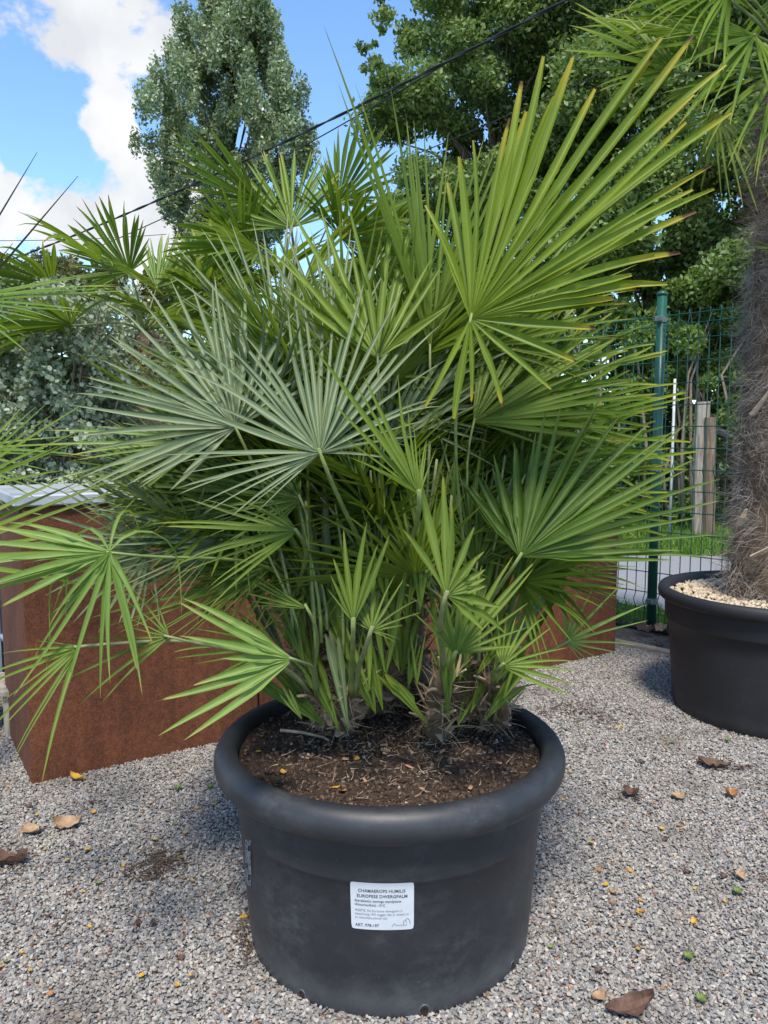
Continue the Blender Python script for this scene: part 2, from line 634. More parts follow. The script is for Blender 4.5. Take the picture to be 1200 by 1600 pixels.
def gravel_mat():
    m = Mt('gravel_ground')
    v = m.coord('Object')
    vo = m.n('ShaderNodeTexVoronoi')
    vo.inputs['Scale'].default_value = 85
    m.l(v, vo.inputs['Vector'])
    sep = m.n('ShaderNodeSeparateColor')
    m.l(vo.outputs['Color'], sep.inputs[0])
    c = m.ramp(sep.outputs[0], [(0., (.09, .09, .095)), (.3, (.20, .20, .205)), (.6, (.32, .30, .275)), (.85, (.44, .42, .385)), (1., (.22, .14, .09))])
    e = m.n('ShaderNodeMapRange')
    e.inputs['From Min'].default_value = .2
    e.inputs['From Max'].default_value = .75
    m.l(vo.outputs['Distance'], e.inputs['Value'])
    h = m.math('SUBTRACT', 1.0, e.outputs[0])
    m.bump(h, 1.0, .012)
    big = m.noise(v, 1.1, 5)
    c = m.mix(m.ramp(big, [(.5, 0.), (.75, .5)]), c, (.13, .10, .075))
    return m.set(c, .85, .3)


M['gravel'] = gravel_mat()


def pebble_mat():
    m = Mt('pebble')
    oi = m.n('ShaderNodeObjectInfo')
    c = m.ramp(oi.outputs['Random'], [(0., (.13, .126, .125)), (.12, (.20, .195, .192)), (.38, (.262, .252, .24)), (.58, (.315, .295, .264)),
                                      (.78, (.375, .348, .305)), (.92, (.48, .45, .40)), (.96, (.28, .19, .125)), (.985, (.13, .07, .045)), (1., (.40, .21, .12))])
    f = m.noise(m.coord('Object'), 60, 4)
    c = m.mix(.35, c, m.mix(f, c, (.5, .49, .47), 'MULTIPLY'))
    pos = m.n('ShaderNodeNewGeometry')
    dn = m.n('ShaderNodeTexNoise')
    dn.inputs['Scale'].default_value = 2.1
    dn.inputs['Detail'].default_value = 5
    m.l(pos.outputs['Position'], dn.inputs['Vector'])
    c = m.mix(m.ramp(dn.outputs['Fac'], [(.54, 0.), (.70, .55)]), c, (.10, .075, .055))
    return m.set(c, .7, .35)


M['pebble'] = pebble_mat()
M['soil'] = noisy('potting_soil', [(.3, (.020, .013, .009)), (.55, (.05, .033, .022)), (.8, (.11, .074, .05))], 60, .95, 1., .012)
M['dirt'] = noisy('bare_soil', [(.3, (.05, .04, .03)), (.55, (.13, .105, .08)), (.8, (.24, .20, .15))], 30, .95, .8, .01)
M['turf'] = noisy('turf_ground', [(.3, (.04, .075, .012)), (.7, (.10, .16, .03))], 12, .9, .5, .02)
M['asphalt'] = noisy('asphalt', [(.3, (.17, .175, .185)), (.7, (.27, .275, .285))], 90, .85, .4, .004)

# ------------------------------------------------------------------ ground, road, gravel
def sheet(name, pts, z, mat, kind='structure'):
    V = [(p[0], p[1], z) for p in pts]
    o = mk(name, V, [tuple(range(len(V)))], mat)
    return tag(o, kind=kind)


sheet('ground', [(-300, -100), (300, -100), (300, 600), (-300, 600)], -.012, M['turf'])
FD = Vector((.69, -.724, 0)).normalized()          # fence direction
FN = Vector((FD.y, -FD.x, 0))                       # towards the yard
if FN.y > 0:
    FN = -FN
P0 = gnd(1017, 985)                                 # foot of the green post
E0 = gnd(1010, 1017)
ea, eb = E0 - FD * 9, E0 + FD * 9
sheet('gravel_yard', [(-14, -8), (eb.x, -8), (eb.x, eb.y), (ea.x, ea.y), (-14, ea.y)], 0, M['gravel'])
da, db = P0 - FN * .18 - FD * 9, P0 - FN * .18 + FD * 9
sheet('soil_strip', [(eb.x, eb.y), (ea.x, ea.y), (da.x, da.y), (db.x, db.y)], .003, M['dirt'])
road_near = [(-2.5, 10.6), (1.98, 6.45), (4.5, 4.0), (9, -.5)]
road_far = [(13, 5.6), (4.0, 9.0), (2.86, 9.41), (-2.5, 11.6)]
sheet('road', road_near + road_far, .004, M['asphalt'])
# concrete edging between gravel and planting strip
mb = MB()
mid = E0
rotf = Matrix.Rotation(math.atan2(FD.y, FD.x), 3, 'Z')
mb.box(mid + Vector((0, 0, .012)), (12, .05, .05), rotf, .008)
tag(mb.build('concrete_edging', M['concrete']), kind='structure')

# pebbles: one countless sheet of stones, instanced by geometry nodes
def pebble_field():
    n = 40
    xs0, ys0 = -3.3, 1.05
    V, Fc = [], []
    poly = [(-1.7, 1.0), (1.7, 1.0), (3.2, 2.9), (E0.x + FD.x * 1.6, E0.y + FD.y * 1.6), (E0.x - FD.x * .55, E0.y - FD.y * .55), (.2, 5.0), (-2.2, 4.2), (-2.6, 3.0)]
    V = [(p[0], p[1], .001) for p in poly]
    o = mk('gravel_stones', V, [tuple(range(len(V)))], M['pebble'])
    tag(o, 'loose grey and cream gravel stones covering the yard', 'gravel', kind='stuff')
    ng = bpy.data.node_groups.new('gravel_scatter', 'GeometryNodeTree')
    ng.interface.new_socket('Geometry', in_out='INPUT', socket_type='NodeSocketGeometry')
    ng.interface.new_socket('Geometry', in_out='OUTPUT', socket_type='NodeSocketGeometry')
    A = ng.nodes.new
    gi, go = A('NodeGroupInput'), A('NodeGroupOutput')
    di = A('GeometryNodeDistributePointsOnFaces')
    di.distribute_method = 'RANDOM'
    di.inputs['Density'].default_value = 17500
    ico = A('GeometryNodeMeshIcoSphere')
    ico.inputs['Radius'].default_value = .0054
    ico.inputs['Subdivisions'].default_value = 2
    sp = A('GeometryNodeSetPosition')
    nzn = A('ShaderNodeTexNoise')
    nzn.inputs['Scale'].default_value = 120
    nzn.inputs['Detail'].default_value = 1
    vs = A('ShaderNodeVectorMath'); vs.operation = 'SUBTRACT'; vs.inputs[1].default_value = (.5, .5, .5)
    vm_ = A('ShaderNodeVectorMath'); vm_.operation = 'SCALE'; vm_.inputs['Scale'].default_value = .0105
    ng.links.new(nzn.outputs['Color'], vs.inputs[0])
    ng.links.new(vs.outputs[0], vm_.inputs[0])
    ng.links.new(vm_.outputs[0], sp.inputs['Offset'])
    ng.links.new(ico.outputs['Mesh'], sp.inputs['Geometry'])
    sm = A('GeometryNodeSetMaterial')
    sm.inputs['Material'].default_value = M['pebble']
    ng.links.new(sp.outputs['Geometry'], sm.inputs['Geometry'])
    ip = A('GeometryNodeInstanceOnPoints')
    rr = A('FunctionNodeRandomValue'); rr.data_type = 'FLOAT_VECTOR'
    rr.inputs[0].default_value = (-.6, -.6, 0); rr.inputs[1].default_value = (.6, .6, 6.283)
    rs = A('FunctionNodeRandomValue'); rs.data_type = 'FLOAT_VECTOR'
    rs.inputs[0].default_value = (.45, .42, .32); rs.inputs[1].default_value = (1.45, 1.15, .8)
    rs.inputs['Seed'].default_value = 5
    off = A('GeometryNodeSetPosition')
    rz = A('FunctionNodeRandomValue'); rz.data_type = 'FLOAT_VECTOR'
    rz.inputs[0].default_value = (0, 0, 0); rz.inputs[1].default_value = (0, 0, .008); rz.inputs['Seed'].default_value = 9
    ng.links.new(gi.outputs[0], di.inputs['Mesh'])
    ng.links.new(di.outputs['Points'], off.inputs['Geometry'])
    ng.links.new(rz.outputs[0], off.inputs['Offset'])
    ng.links.new(off.outputs['Geometry'], ip.inputs['Points'])
    ng.links.new(sm.outputs['Geometry'], ip.inputs['Instance'])
    ng.links.new(rr.outputs[0], ip.inputs['Rotation'])
    ng.links.new(rs.outputs[0], ip.inputs['Scale'])
    ng.links.new(ip.outputs['Instances'], go.inputs[0])
    md = o.modifiers.new('scatter', 'NODES')
    md.node_group = ng


pebble_field()

# ------------------------------------------------------------------ fan leaves
CR, CU, CB = Vector((1, 0, 0)), Vector((0, math.sin(PITCH), math.cos(PITCH))), Vector((0, -math.cos(PITCH), math.sin(PITCH)))


def fan_mesh(hub, dirs, lens, nrm, fuse=.36, droop=.25, fold=.95, dpow=1.4, blunt=False, wmax=.0078, wmin=.0, rows=9, seed=0, stiff=None):
    """pleated fan: one V-folded strip for each segment, joined near the hub"""
    rnd = random.Random(seed)
    V, Fc, UV = [], [], []
    ns = len(dirs)
    for k in range(ns):
        d = (dirs[k] + nrm * rnd.gauss(0, .05)).normalized()
        Ln = lens[k] * (rnd.uniform(.8, .95) if rnd.random() < .15 else 1)
        a = []
        if k > 0:
            a.append(d.angle(dirs[k - 1]))
        if k < ns - 1:
            a.append(d.angle(dirs[k + 1]))
        half = min(sum(a) / len(a) * .5 if a else .08, .085)
        n_ = (nrm - d * nrm.dot(d))
        n_ = n_.normalized() if n_.length > 1e-4 else Vector((0, 0, 1))
        side0 = n_.cross(d).normalized()
        fz = fuse * rnd.uniform(.7, 1.1)
        tw = rnd.uniform(-.35, .35)
        dr = droop * rnd.uniform(.55, 1.5)
        p = hub.copy()
        dd = d.copy()
        step = Ln / rows
        b = len(V)
        wf = min(fz * Ln * math.tan(half), wmax)
        wf = max(wf, wmin)
        if blunt and half < .032 and wmax > .014:
            wf = max(wf, .0125)
        bow = rnd.gauss(0, .012)
        kink = rnd.random() < .12
        for i in range(rows + 1):
            t = i / rows
            if t <= fz:
                w = min(t * Ln * math.tan(half), wf) + .0012
            else:
                q = (t - fz) / (1 - fz)
                if blunt:
                    w = wf * (1 - q * .45) if q < .98 else wf * .3
                else:
                    w = wf * max((1 - q) ** .75 * (1 + .25 * q), .03)
            ang = tw * max(0, t - fz)
            sd = side0 * math.cos(ang) + n_ * math.sin(ang)
            nn = dd.cross(sd)
            nn = nn if nn.dot(n_) > 0 else -nn
            h = w * fold
            V += [p + sd * w * .9 + nn * h * .5, p - nn * h * .5, p - sd * w * .9 + nn * h * .5]
            UV += [(k, t), (k + .5, t), (k + .98, t)]
            if i < rows:
                g = dr * (max(t, .02) ** dpow) * 1.7 / rows
                if kink and t > .55:
                    g *= 4
                dd = (dd + Vector((0, 0, -1)) * g + side0 * (rnd.uniform(-.02, .02) + bow)).normalized()
                p = p + dd * step
        for i in range(rows):
            r0, r1 = b + i * 3, b + (i + 1) * 3
            Fc += [(r0, r0 + 1, r1 + 1, r1), (r0 + 1, r0 + 2, r1 + 2, r1 + 1)]
    return np.array([tuple(v) for v in V], dtype=np.float32), np.array(Fc, dtype=np.int32), UV


def petiole_mesh(base, hub, din, dout, r0, r1, n=10):
    ln = (hub - base).length
    pts = bez(base, base + din * ln * .4, hub - dout * ln * .35, hub + dout * .012, n)
    mb_ = MB()
    mb_.tube(pts, [r0 + (r1 - r0) * (i / n) for i in range(n + 1)], 6, True, .62)
    return mb_


LEAFN = [0]


def make_leaf(parent, hub, dirs, lens, nrm, mat, base=None, up=None, pet_mat='petiole', pr=(.0085, .005), **kw):
    LEAFN[0] += 1
    V, Fc, UV = fan_mesh(hub, dirs, lens, nrm, seed=LEAFN[0], **kw)
    o = mk('leaf', V, Fc, M[mat], parent, hub, UV)
    if base is not None:
        md_ = Vector((0, 0, 0))
        for d_, l_ in zip(dirs, lens):
            md_ += d_ * l_
        md_.normalize()
        bh = (hub - base).normalized()
        dout = (bh * .75 + md_ * .35).normalized()
        din = up if up is not None else (bh + Vector((0, 0, .7))).normalized()
        pb = petiole_mesh(base, hub, din, dout, pr[0], pr[1])
        pb.build('petiole', M[pet_mat], o, hub, True)
    return o


def img_leaf(parent, hx, hy, D, prof, nseg, mat, base=None, n=(0, .3), jit=1.5, angs2=None, **kw):
    """leaf described by its hub, the outline of its fan and the tilt of its plane"""
    hub = at(hx, hy, D)
    depth = (hub - Vector((0, 0, CAM_H))).dot(-CB)
    rnd = random.Random(int(hx * 7 + hy))
    angs = [p[0] for p in prof]
    dirs, lens = [], []
    tot = angs[-1] - angs[0]
    xp = np.array([(a - angs[0]) / tot for a in angs])
    lp = np.array([p[1] for p in prof])
    nv = Vector((n[0], n[1], 1.0))
    if angs2:
        nseg = len(angs2)
    for k in range(nseg):
        t = (angs2[k] - angs[0]) / tot if angs2 else k / (nseg - 1)
        a = R(angs[0] + tot * t + rnd.uniform(-jit, jit))
        ln = float(np.interp(t, xp, lp)) * rnd.uniform(.92, 1.05)
        z = -(nv.x * math.cos(a) + nv.y * math.sin(a))
        d3 = CR * math.cos(a) + CU * math.sin(a) + CB * z
        l3 = ln / F * depth * d3.length
        dirs.append(d3.normalized())
        lens.append(l3)
    nrm = (CR * nv.x + CU * nv.y + CB * nv.z).normalized()
    return make_leaf(parent, hub, dirs, lens, nrm, mat, base, **kw)


def rand_leaf(parent, base, dirv, plen, rad, mat, spread=210, nseg=22, tilt=.3, rnd=random, up=None, **kw):
    """leaf on a petiole of length plen that leaves base along dirv"""
    d = dirv.normalized()
    hub = base + d * plen
    horiz = Vector((d.x, d.y, 0))
    horiz = horiz.normalized() if horiz.length > .05 else Vector((rnd.uniform(-1, 1), rnd.uniform(-1, 1), 0)).normalized()
    ax = (d * (1 - tilt) + horiz * tilt - Vector((0, 0, tilt * .35))).normalized()
    side = ax.cross(Vector((0, 0, 1)))
    side = side.normalized() if side.length > .05 else Vector((1, 0, 0))
    roll = rnd.uniform(-1.1, 1.1)
    nrm = side.cross(ax).normalized()
    side = (side * math.cos(roll) + nrm * math.sin(roll)).normalized()
    nrm = side.cross(ax).normalized()
    dirs, lens = [], []
    for k in range(nseg):
        a = R(-spread / 2 + spread * k / (nseg - 1) + rnd.uniform(-1.5, 1.5))
        dirs.append((ax * math.cos(a) + side * math.sin(a) + nrm * .12 * abs(math.sin(a))).normalized())
        lens.append(rad * (.62 + .38 * math.cos(a * .5) ** 2) * rnd.uniform(.92, 1.06))
    return make_leaf(parent, hub, dirs, lens, nrm, mat, base, up=up, **kw)


def ribbons(base, dirs, lens, wid, curl=.5, rows=4, seed=0, grav=0.0):
    rg = np.random.default_rng(seed)
    n = len(base)
    base = np.asarray(base, dtype=np.float32)
    d = np.asarray(dirs, dtype=np.float32)
    d /= np.linalg.norm(d, axis=1, keepdims=True) + 1e-9
    lens = np.asarray(lens, dtype=np.float32).reshape(-1, 1)
    bend = rg.normal(size=(n, 3)).astype(np.float32) * curl
    bend[:, 2] -= grav
    sd = np.cross(d, rg.normal(size=(n, 3)))
    sd /= np.linalg.norm(sd, axis=1, keepdims=True) + 1e-9
    p = base.copy()
    rowsV = []
    for i in range(rows + 1):
        w = wid * (1 - .75 * i / rows)
        rowsV.append(np.stack([p + sd * w, p - sd * w], 1))
        d = d + bend / rows
        d /= np.linalg.norm(d, axis=1, keepdims=True) + 1e-9
        p = p + d * lens / rows
    V = np.concatenate(rowsV, 1).reshape(-1, 3)
    per = (rows + 1) * 2
    q = np.array([(i * 2, i * 2 + 1, i * 2 + 3, i * 2 + 2) for i in range(rows)])
    Fc = (np.arange(n)[:, None, None] * per + q[None]).reshape(-1, 4)
    return V, Fc


# ------------------------------------------------------------------ main pot
PC = Vector((0.015, 2.124, 0))


def big_pot(c, label, mat, rim_style, k=1.0):
    root = thing('plant_pot', label, 'plant pot', c)
    b = MB()
    if rim_style == 'roll':
        prof = [(.02, .012), (.38, .012), (.390, .0), (.396, .006), (.401, .05), (.4175, .26), (.4235, .360), (.4272, .3635), (.4285, .371), (.4325, .47), (.433, .488)]
        rim = [(.430, .482), (.450, .478), (.468, .480), (.480, .487), (.488, .500), (.491, .516), (.489, .533), (.482, .548), (.470, .559), (.456, .564),
               (.442, .562), (.431, .555), (.426, .545), (.4245, .527), (.423, .47)]
    else:
        prof = [(.02, .012), (.40, .012), (.408, .0), (.414, .006), (.42, .05), (.445, .36), (.452, .44), (.4625, .446), (.464, .452), (.468, .54), (.470, .548)]
        rim = [(.468, .545), (.488, .547), (.496, .556), (.499, .575), (.497, .592), (.489, .603), (.478, .607), (.462, .603), (.456, .592), (.452, .50)]
    kz = 1 + (k - 1) * .35
    prof, rim = [(r * k, z * kz) for r, z in prof], [(r * k, z * kz) for r, z in rim]
    lathe(b, prof, c, 96, .004, 1.0)
    b.build('body', mat, root, None, True)
    b = MB()
    lathe(b, rim, c, 96, .004, 1.0)
    b.build('rim', mat, root, None, True)
    return root


pot = big_pot(PC, 'large black plastic pot in front with a white plant label and thick rolled rim', M['pot'], 'roll')


def pot_r(z):
    return float(np.interp(z, [.0, .05, .26, .360, .371, .47], [.396, .401, .4175, .4235, .4285, .4325]))


def pot_wob(a):
    return 1 + .004 * (math.sin(2 * a + 1.0) * .6 + math.sin(3 * a + 2.0) * .4)


def on_pot(s, z, off):
    """s metres to the right of the line of the pot's front, at height z, off metres proud"""
    a = -math.pi / 2 + s / .42
    r = pot_r(z) * pot_wob(a) + off
    return Vector((PC.x + r * math.cos(a), PC.y + r * math.sin(a), z))


# label: find height from pixel rows on the pot's front
def front_hit(px, py):
    d = ray(px, py)
    o = Vector((0, 0, CAM_H))
    t = .8
    while t < 3:
        p = o + d * t
        a = math.atan2(p.y - PC.y, p.x - PC.x)
        if math.hypot(p.x - PC.x, p.y - PC.y) < pot_r(p.z) * pot_wob(a):
            return (a + math.pi / 2) * .42, p.z
        t += .0005
    return 0, .3


sA, zA = front_hit(547, 1376)
sB, zB = front_hit(646, 1451)
LW, LH = sB - sA, zA - zB
LCs, LCz = (sA + sB) / 2, (zA + zB) / 2


def label_pt(u, v, off):
    tilt = .01
    return on_pot(LCs + u - v * tilt, LCz + v + u * tilt, off)


V, Fc = [], []
nu, nv_ = 22, 10
for j in range(nv_ + 1):
    for i in range(nu + 1):
        u, v = -LW / 2 + LW * i / nu, -LH / 2 + LH * j / nv_
        cu, cv = LW / 2 - .006, LH / 2 - .006
        if abs(u) > cu and abs(v) > cv:
            ex, ey = (abs(u) - cu), (abs(v) - cv)
            q = math.hypot(ex, ey)
            if q > .006:
                u = math.copysign(cu + ex * .006 / q, u)
                v = math.copysign(cv + ey * .006 / q, v)
        V.append(label_pt(u, v, .0016))
for j in range(nv_):
    for i in range(nu):
        a = j * (nu + 1) + i
        Fc.append((a, a + 1, a + nu + 2, a + nu + 1))
sticker = mk('label_sticker', V, Fc, M['paper'], pot, label_pt(0, 0, .0016), None, True)
sticker['label'] = 'white paper plant label'


def letter(txt, x, y, size, mat, bold=0.0, width=None):
    cu = bpy.data.curves.new('txt', 'FONT')
    cu.body = txt
    cu.size = size
    cu.offset = bold
    cu.resolution_u = 2
    ob = bpy.data.objects.new('txt', cu)
    col.objects.link(ob)
    dg = bpy.context.evaluated_depsgraph_get()
    me = bpy.data.meshes.new_from_object(ob.evaluated_get(dg))
    bpy.data.objects.remove(ob)
    co = np.array([v.co[:] for v in me.vertices])
    if len(co) == 0:
        return
    if width:
        co[:, 0] *= width / (co[:, 0].max() - co[:, 0].min())
    Vw = [label_pt(x + p[0], y + p[1], .0026) for p in co]
    Fw = [tuple(p.vertices) for p in me.polygons]
    bpy.data.meshes.remove(me)
    o = mk('lettering', Vw, Fw, mat, sticker, label_pt(0, 0, .0016))
    o['label'] = 'printed words on the plant label'


hw, hh = LW / 2, LH / 2
letter('CHAMAEROPS HUMILIS', -hw * .76, hh * .58, LH * .092, M['ink'], .00008, LW * .74)
letter('EUROPESE DWERGPALM', -hw * .80, hh * .36, LH * .092, M['ink'], .00008, LW * .79)
letter('Standplaats: zonnige standplaats', -hw * .87, hh * .17, LH * .072, M['ink'], .00004, LW * .73)
letter('Winterhardheid: -15\u00b0C', -hw * .87, hh * .0, LH * .072, M['ink'], .00004, LW * .48)
letter('WEETJE: De Europese dwergpalm is', -hw * .87, -hh * .23, LH * .068, M['ink2'], 0, LW * .75)
letter('tweehuizig. Wil zeggen dat er zowel vr/', -hw * .87, -hh * .38, LH * .068, M['ink2'], 0, LW * .86)
letter('en mannelijke planten zijn.', -hw * .87, -hh * .53, LH * .068, M['ink2'], 0, LW * .52)
letter('ART. 978-197', -hw * .87, -hh * .87, LH * .09, M['ink'], .00006, LW * .38)
# the faint drawn mark in the label's corner
b = MB()
strokes = [[(.30, -.84), (.38, -.72), (.45, -.80), (.62, -.80), (.78, -.79)], [(.66, -.78), (.68, -.62), (.74, -.58), (.76, -.72)], [(.74, -.58), (.80, -.50), (.86, -.62), (.88, -.76)]]
for st in strokes:
    b.tube([label_pt(hw * x, hh * y, .0021) for x, y in st], .0007, 4)
b.build('drawn_mark', M['ink2'], sticker, label_pt(0, 0, .0016))

# peeled sticker remains on the pot's left flank
V, Fc = [], []
for j in range(9):
    for i in range(3):
        s_, z_ = front_hit(384 + i * 4.5, 1312 + j * 9)
        r_ = .0015 if (i + j) % 3 else .0012
        V.append(on_pot(s_ + random.uniform(-.003, .003), z_, r_))
for j in range(8):
    for i in range(2):
        if (i * 3 + j) % 5 != 4:
            a = j * 3 + i
            Fc.append((a, a + 1, a + 4, a + 3))
mres = noisy('sticker_residue', [(.4, (.06, .065, .07)), (.6, (.22, .23, .24))], 120, .7, 0)
mk('sticker_residue', V, Fc, mres, pot, V[0])['label'] = 'grey peeled sticker remains'

for (hx, hy, rr_) in ((472, 1553, .0095), (663, 1578, .0115), (800, 1508, .009)):
    s_, z_ = front_hit(hx, hy)
    V, Fc = [on_pot(s_, z_, -.004)], []
    for ring, (rad, off) in enumerate(((rr_ * .8, -.002), (rr_, .0012), (rr_ * 1.25, .0016), (rr_ * 1.32, -.001))):
        for k in range(14):
            a = 2 * math.pi * k / 14
            V.append(on_pot(s_ + rad * math.cos(a), z_ + rad * math.sin(a) * 1.1, off))
    for k in range(14):
        k2 = (k + 1) % 14
        Fc.append((0, 1 + k, 1 + k2))
        for ring in range(1):
            Fc.append((1 + ring * 14 + k, 1 + (ring + 1) * 14 + k, 1 + (ring + 1) * 14 + k2, 1 + ring * 14 + k2))
    F2 = []
    for k in range(14):
        k2 = (k + 1) % 14
        for ring in (1, 2):
            F2.append((1 + ring * 14 + k, 1 + (ring + 1) * 14 + k, 1 + (ring + 1) * 14 + k2, 1 + ring * 14 + k2))
    h_ = mk('drain_hole_disc', [tuple(v) for v in V], Fc, M['hole'], pot, on_pot(s_, z_, 0))
    # push the dark disc before the wall; its colour paints the hole's shade
    for vtx in h_.data.vertices[:15]:
        dv = on_pot(s_, z_, 0) - PC
        dv.z = 0
        vtx.co += dv.normalized() * .0052
    mk('hole_lip', [tuple(v) for v in V], F2, M['pot'], h_, on_pot(s_, z_, 0), None, True)
# solid plug on the rim at right, painted dark like shade in a peg hole
b = MB()
pk = at(843, 1191, 2.13)
b.tube([pk + Vector((0, 0, -.01)), pk + Vector((0, 0, .004))], .004, 8)
b.build('peg_hole_plug', M['hole'], pot, pk)

# soil in the pot
SZ = .522
V, Fc = [], []
nr, na = 26, 80
for i in range(nr + 1):
    r_ = .4225 * i / nr
    for k in range(na):
        a = 2 * math.pi * k / na
        x, y = PC.x + r_ * math.cos(a), PC.y + r_ * math.sin(a)
        z = SZ + .022 * math.exp(-((x - .03) ** 2 + (y - 2.15) ** 2) / .05) + .010 * mnoise.noise((x * 14, y * 14, 0)) + .006 * mnoise.noise((x * 45, y * 45, 3))
        V.append((x, y, z))
for i in range(nr):
    for k in range(na):
        k2 = (k + 1) % na
        Fc.append((i * na + k, (i + 1) * na + k, (i + 1) * na + k2, i * na + k2))
soil = mk('potting_soil', V, Fc, M['soil'], None, (PC.x, PC.y, SZ), None, True)
tag(soil, 'dark brown potting soil filling the front pot', 'soil', kind='stuff')

ICO_V = None
import bmesh as _bm
_b = _bm.new()
_bm.ops.create_icosphere(_b, subdivisions=1, radius=1)
ICO_V = np.array([v.co[:] for v in _b.verts], dtype=np.float32)
ICO_F = np.array([[v.index for v in f.verts] for f in _b.faces], dtype=np.int32)
_b.free()


def blobs(P, S, seed=0):
    rg = np.random.default_rng(seed)
    n = len(P)
    q = rg.normal(size=(n, 4)); q /= np.linalg.norm(q, axis=1, keepdims=True)
    w, x, y, z = q.T
    Rm = np.stack([1 - 2 * (y * y + z * z), 2 * (x * y - z * w), 2 * (x * z + y * w), 2 * (x * y + z * w), 1 - 2 * (x * x + z * z), 2 * (y * z - x * w),
                   2 * (x * z - y * w), 2 * (y * z + x * w), 1 - 2 * (x * x + y * y)], 1).reshape(n, 3, 3)
    sc = np.asarray(S).reshape(-1, 1, 1) * rg.uniform(.5, 1.3, size=(n, 1, 3))
    vv = ICO_V[None] * sc * rg.uniform(.75, 1.25, size=(n, len(ICO_V), 1))
    vv = np.einsum('nij,nkj->nki', Rm, vv) + np.asarray(P)[:, None, :]
    Fc = (np.arange(n)[:, None, None] * len(ICO_V) + ICO_F[None]).reshape(-1, 3)
    return vv.reshape(-1, 3), Fc


def soil_z(x, y):
    return SZ + .022 * math.exp(-((x - .03) ** 2 + (y - 2.15) ** 2) / .05) + .010 * mnoise.noise((x * 14, y * 14, 0)) + .006 * mnoise.noise((x * 45, y * 45, 3))


P, S = [], []
for _ in range(9000):
    a, r_ = random.uniform(0, 2 * math.pi), .415 * math.sqrt(random.random())
    x, y = PC.x + r_ * math.cos(a), PC.y + r_ * math.sin(a)
    s_ = random.choice((.0014, .002, .002, .003, .003, .004, .005, .008))
    P.append((x, y, soil_z(x, y) + s_ * .3)); S.append(s_)
Vc, Fc = blobs(P, S, 3)
mcr = noisy('soil_crumb', [(.3, (.016, .010, .007)), (.48, (.045, .028, .019)), (.58, (.10, .065, .043)), (.68, (.24, .165, .11))], 90, .95, .4, .003)
tag(mk('soil_crumbs', Vc, Fc, mcr), 'loose crumbs lying on the potting soil', 'soil', kind='stuff')
P, S = [], []
for _ in range(150):
    a, r_ = random.uniform(0, 2 * math.pi), .415 * math.sqrt(random.random())
    x, y = PC.x + r_ * math.cos(a), PC.y + r_ * math.sin(a)
    P.append((x, y, soil_z(x, y) + .002)); S.append(random.choice((.003, .004, .006)))
Vc, Fc = blobs(P, S, 4)
mgr = noisy('soil_grit', [(.3, (.14, .135, .13)), (.7, (.34, .32, .30))], 16, .85, .2, .003)
tag(mk('soil_grit', Vc, Fc, mgr), 'small grey stones scattered in the potting soil', 'grit', kind='stuff')
# dry roots and straw round the stems
n = 460
bx = RNG.normal(.04, .17, n); by = RNG.normal(2.02, .11, n)
ok = (bx - PC.x) ** 2 + (by - PC.y) ** 2 < .40 ** 2
bx, by = bx[ok], by[ok]
n = len(bx)
bs = np.array([(x, y, soil_z(x, y) + .006) for x, y in zip(bx, by)])
dr = np.stack([RNG.normal(size=n), RNG.normal(size=n), RNG.normal(size=n) * .12], 1)
Vr, Fr = ribbons(bs, dr, RNG.uniform(.012, .06, n), .0012, 1.1, 5, 5, .15)
tag(mk('dry_straw', Vr, Fr, M['root']), 'pale dry roots and straw on the soil round the stems', 'dry straw', kind='stuff')

# ------------------------------------------------------------------ main palm
palm = thing('dwarf_fan_palm', 'big bushy multi-stemmed fan palm growing in the large front pot', 'palm', (PC.x, PC.y, SZ))


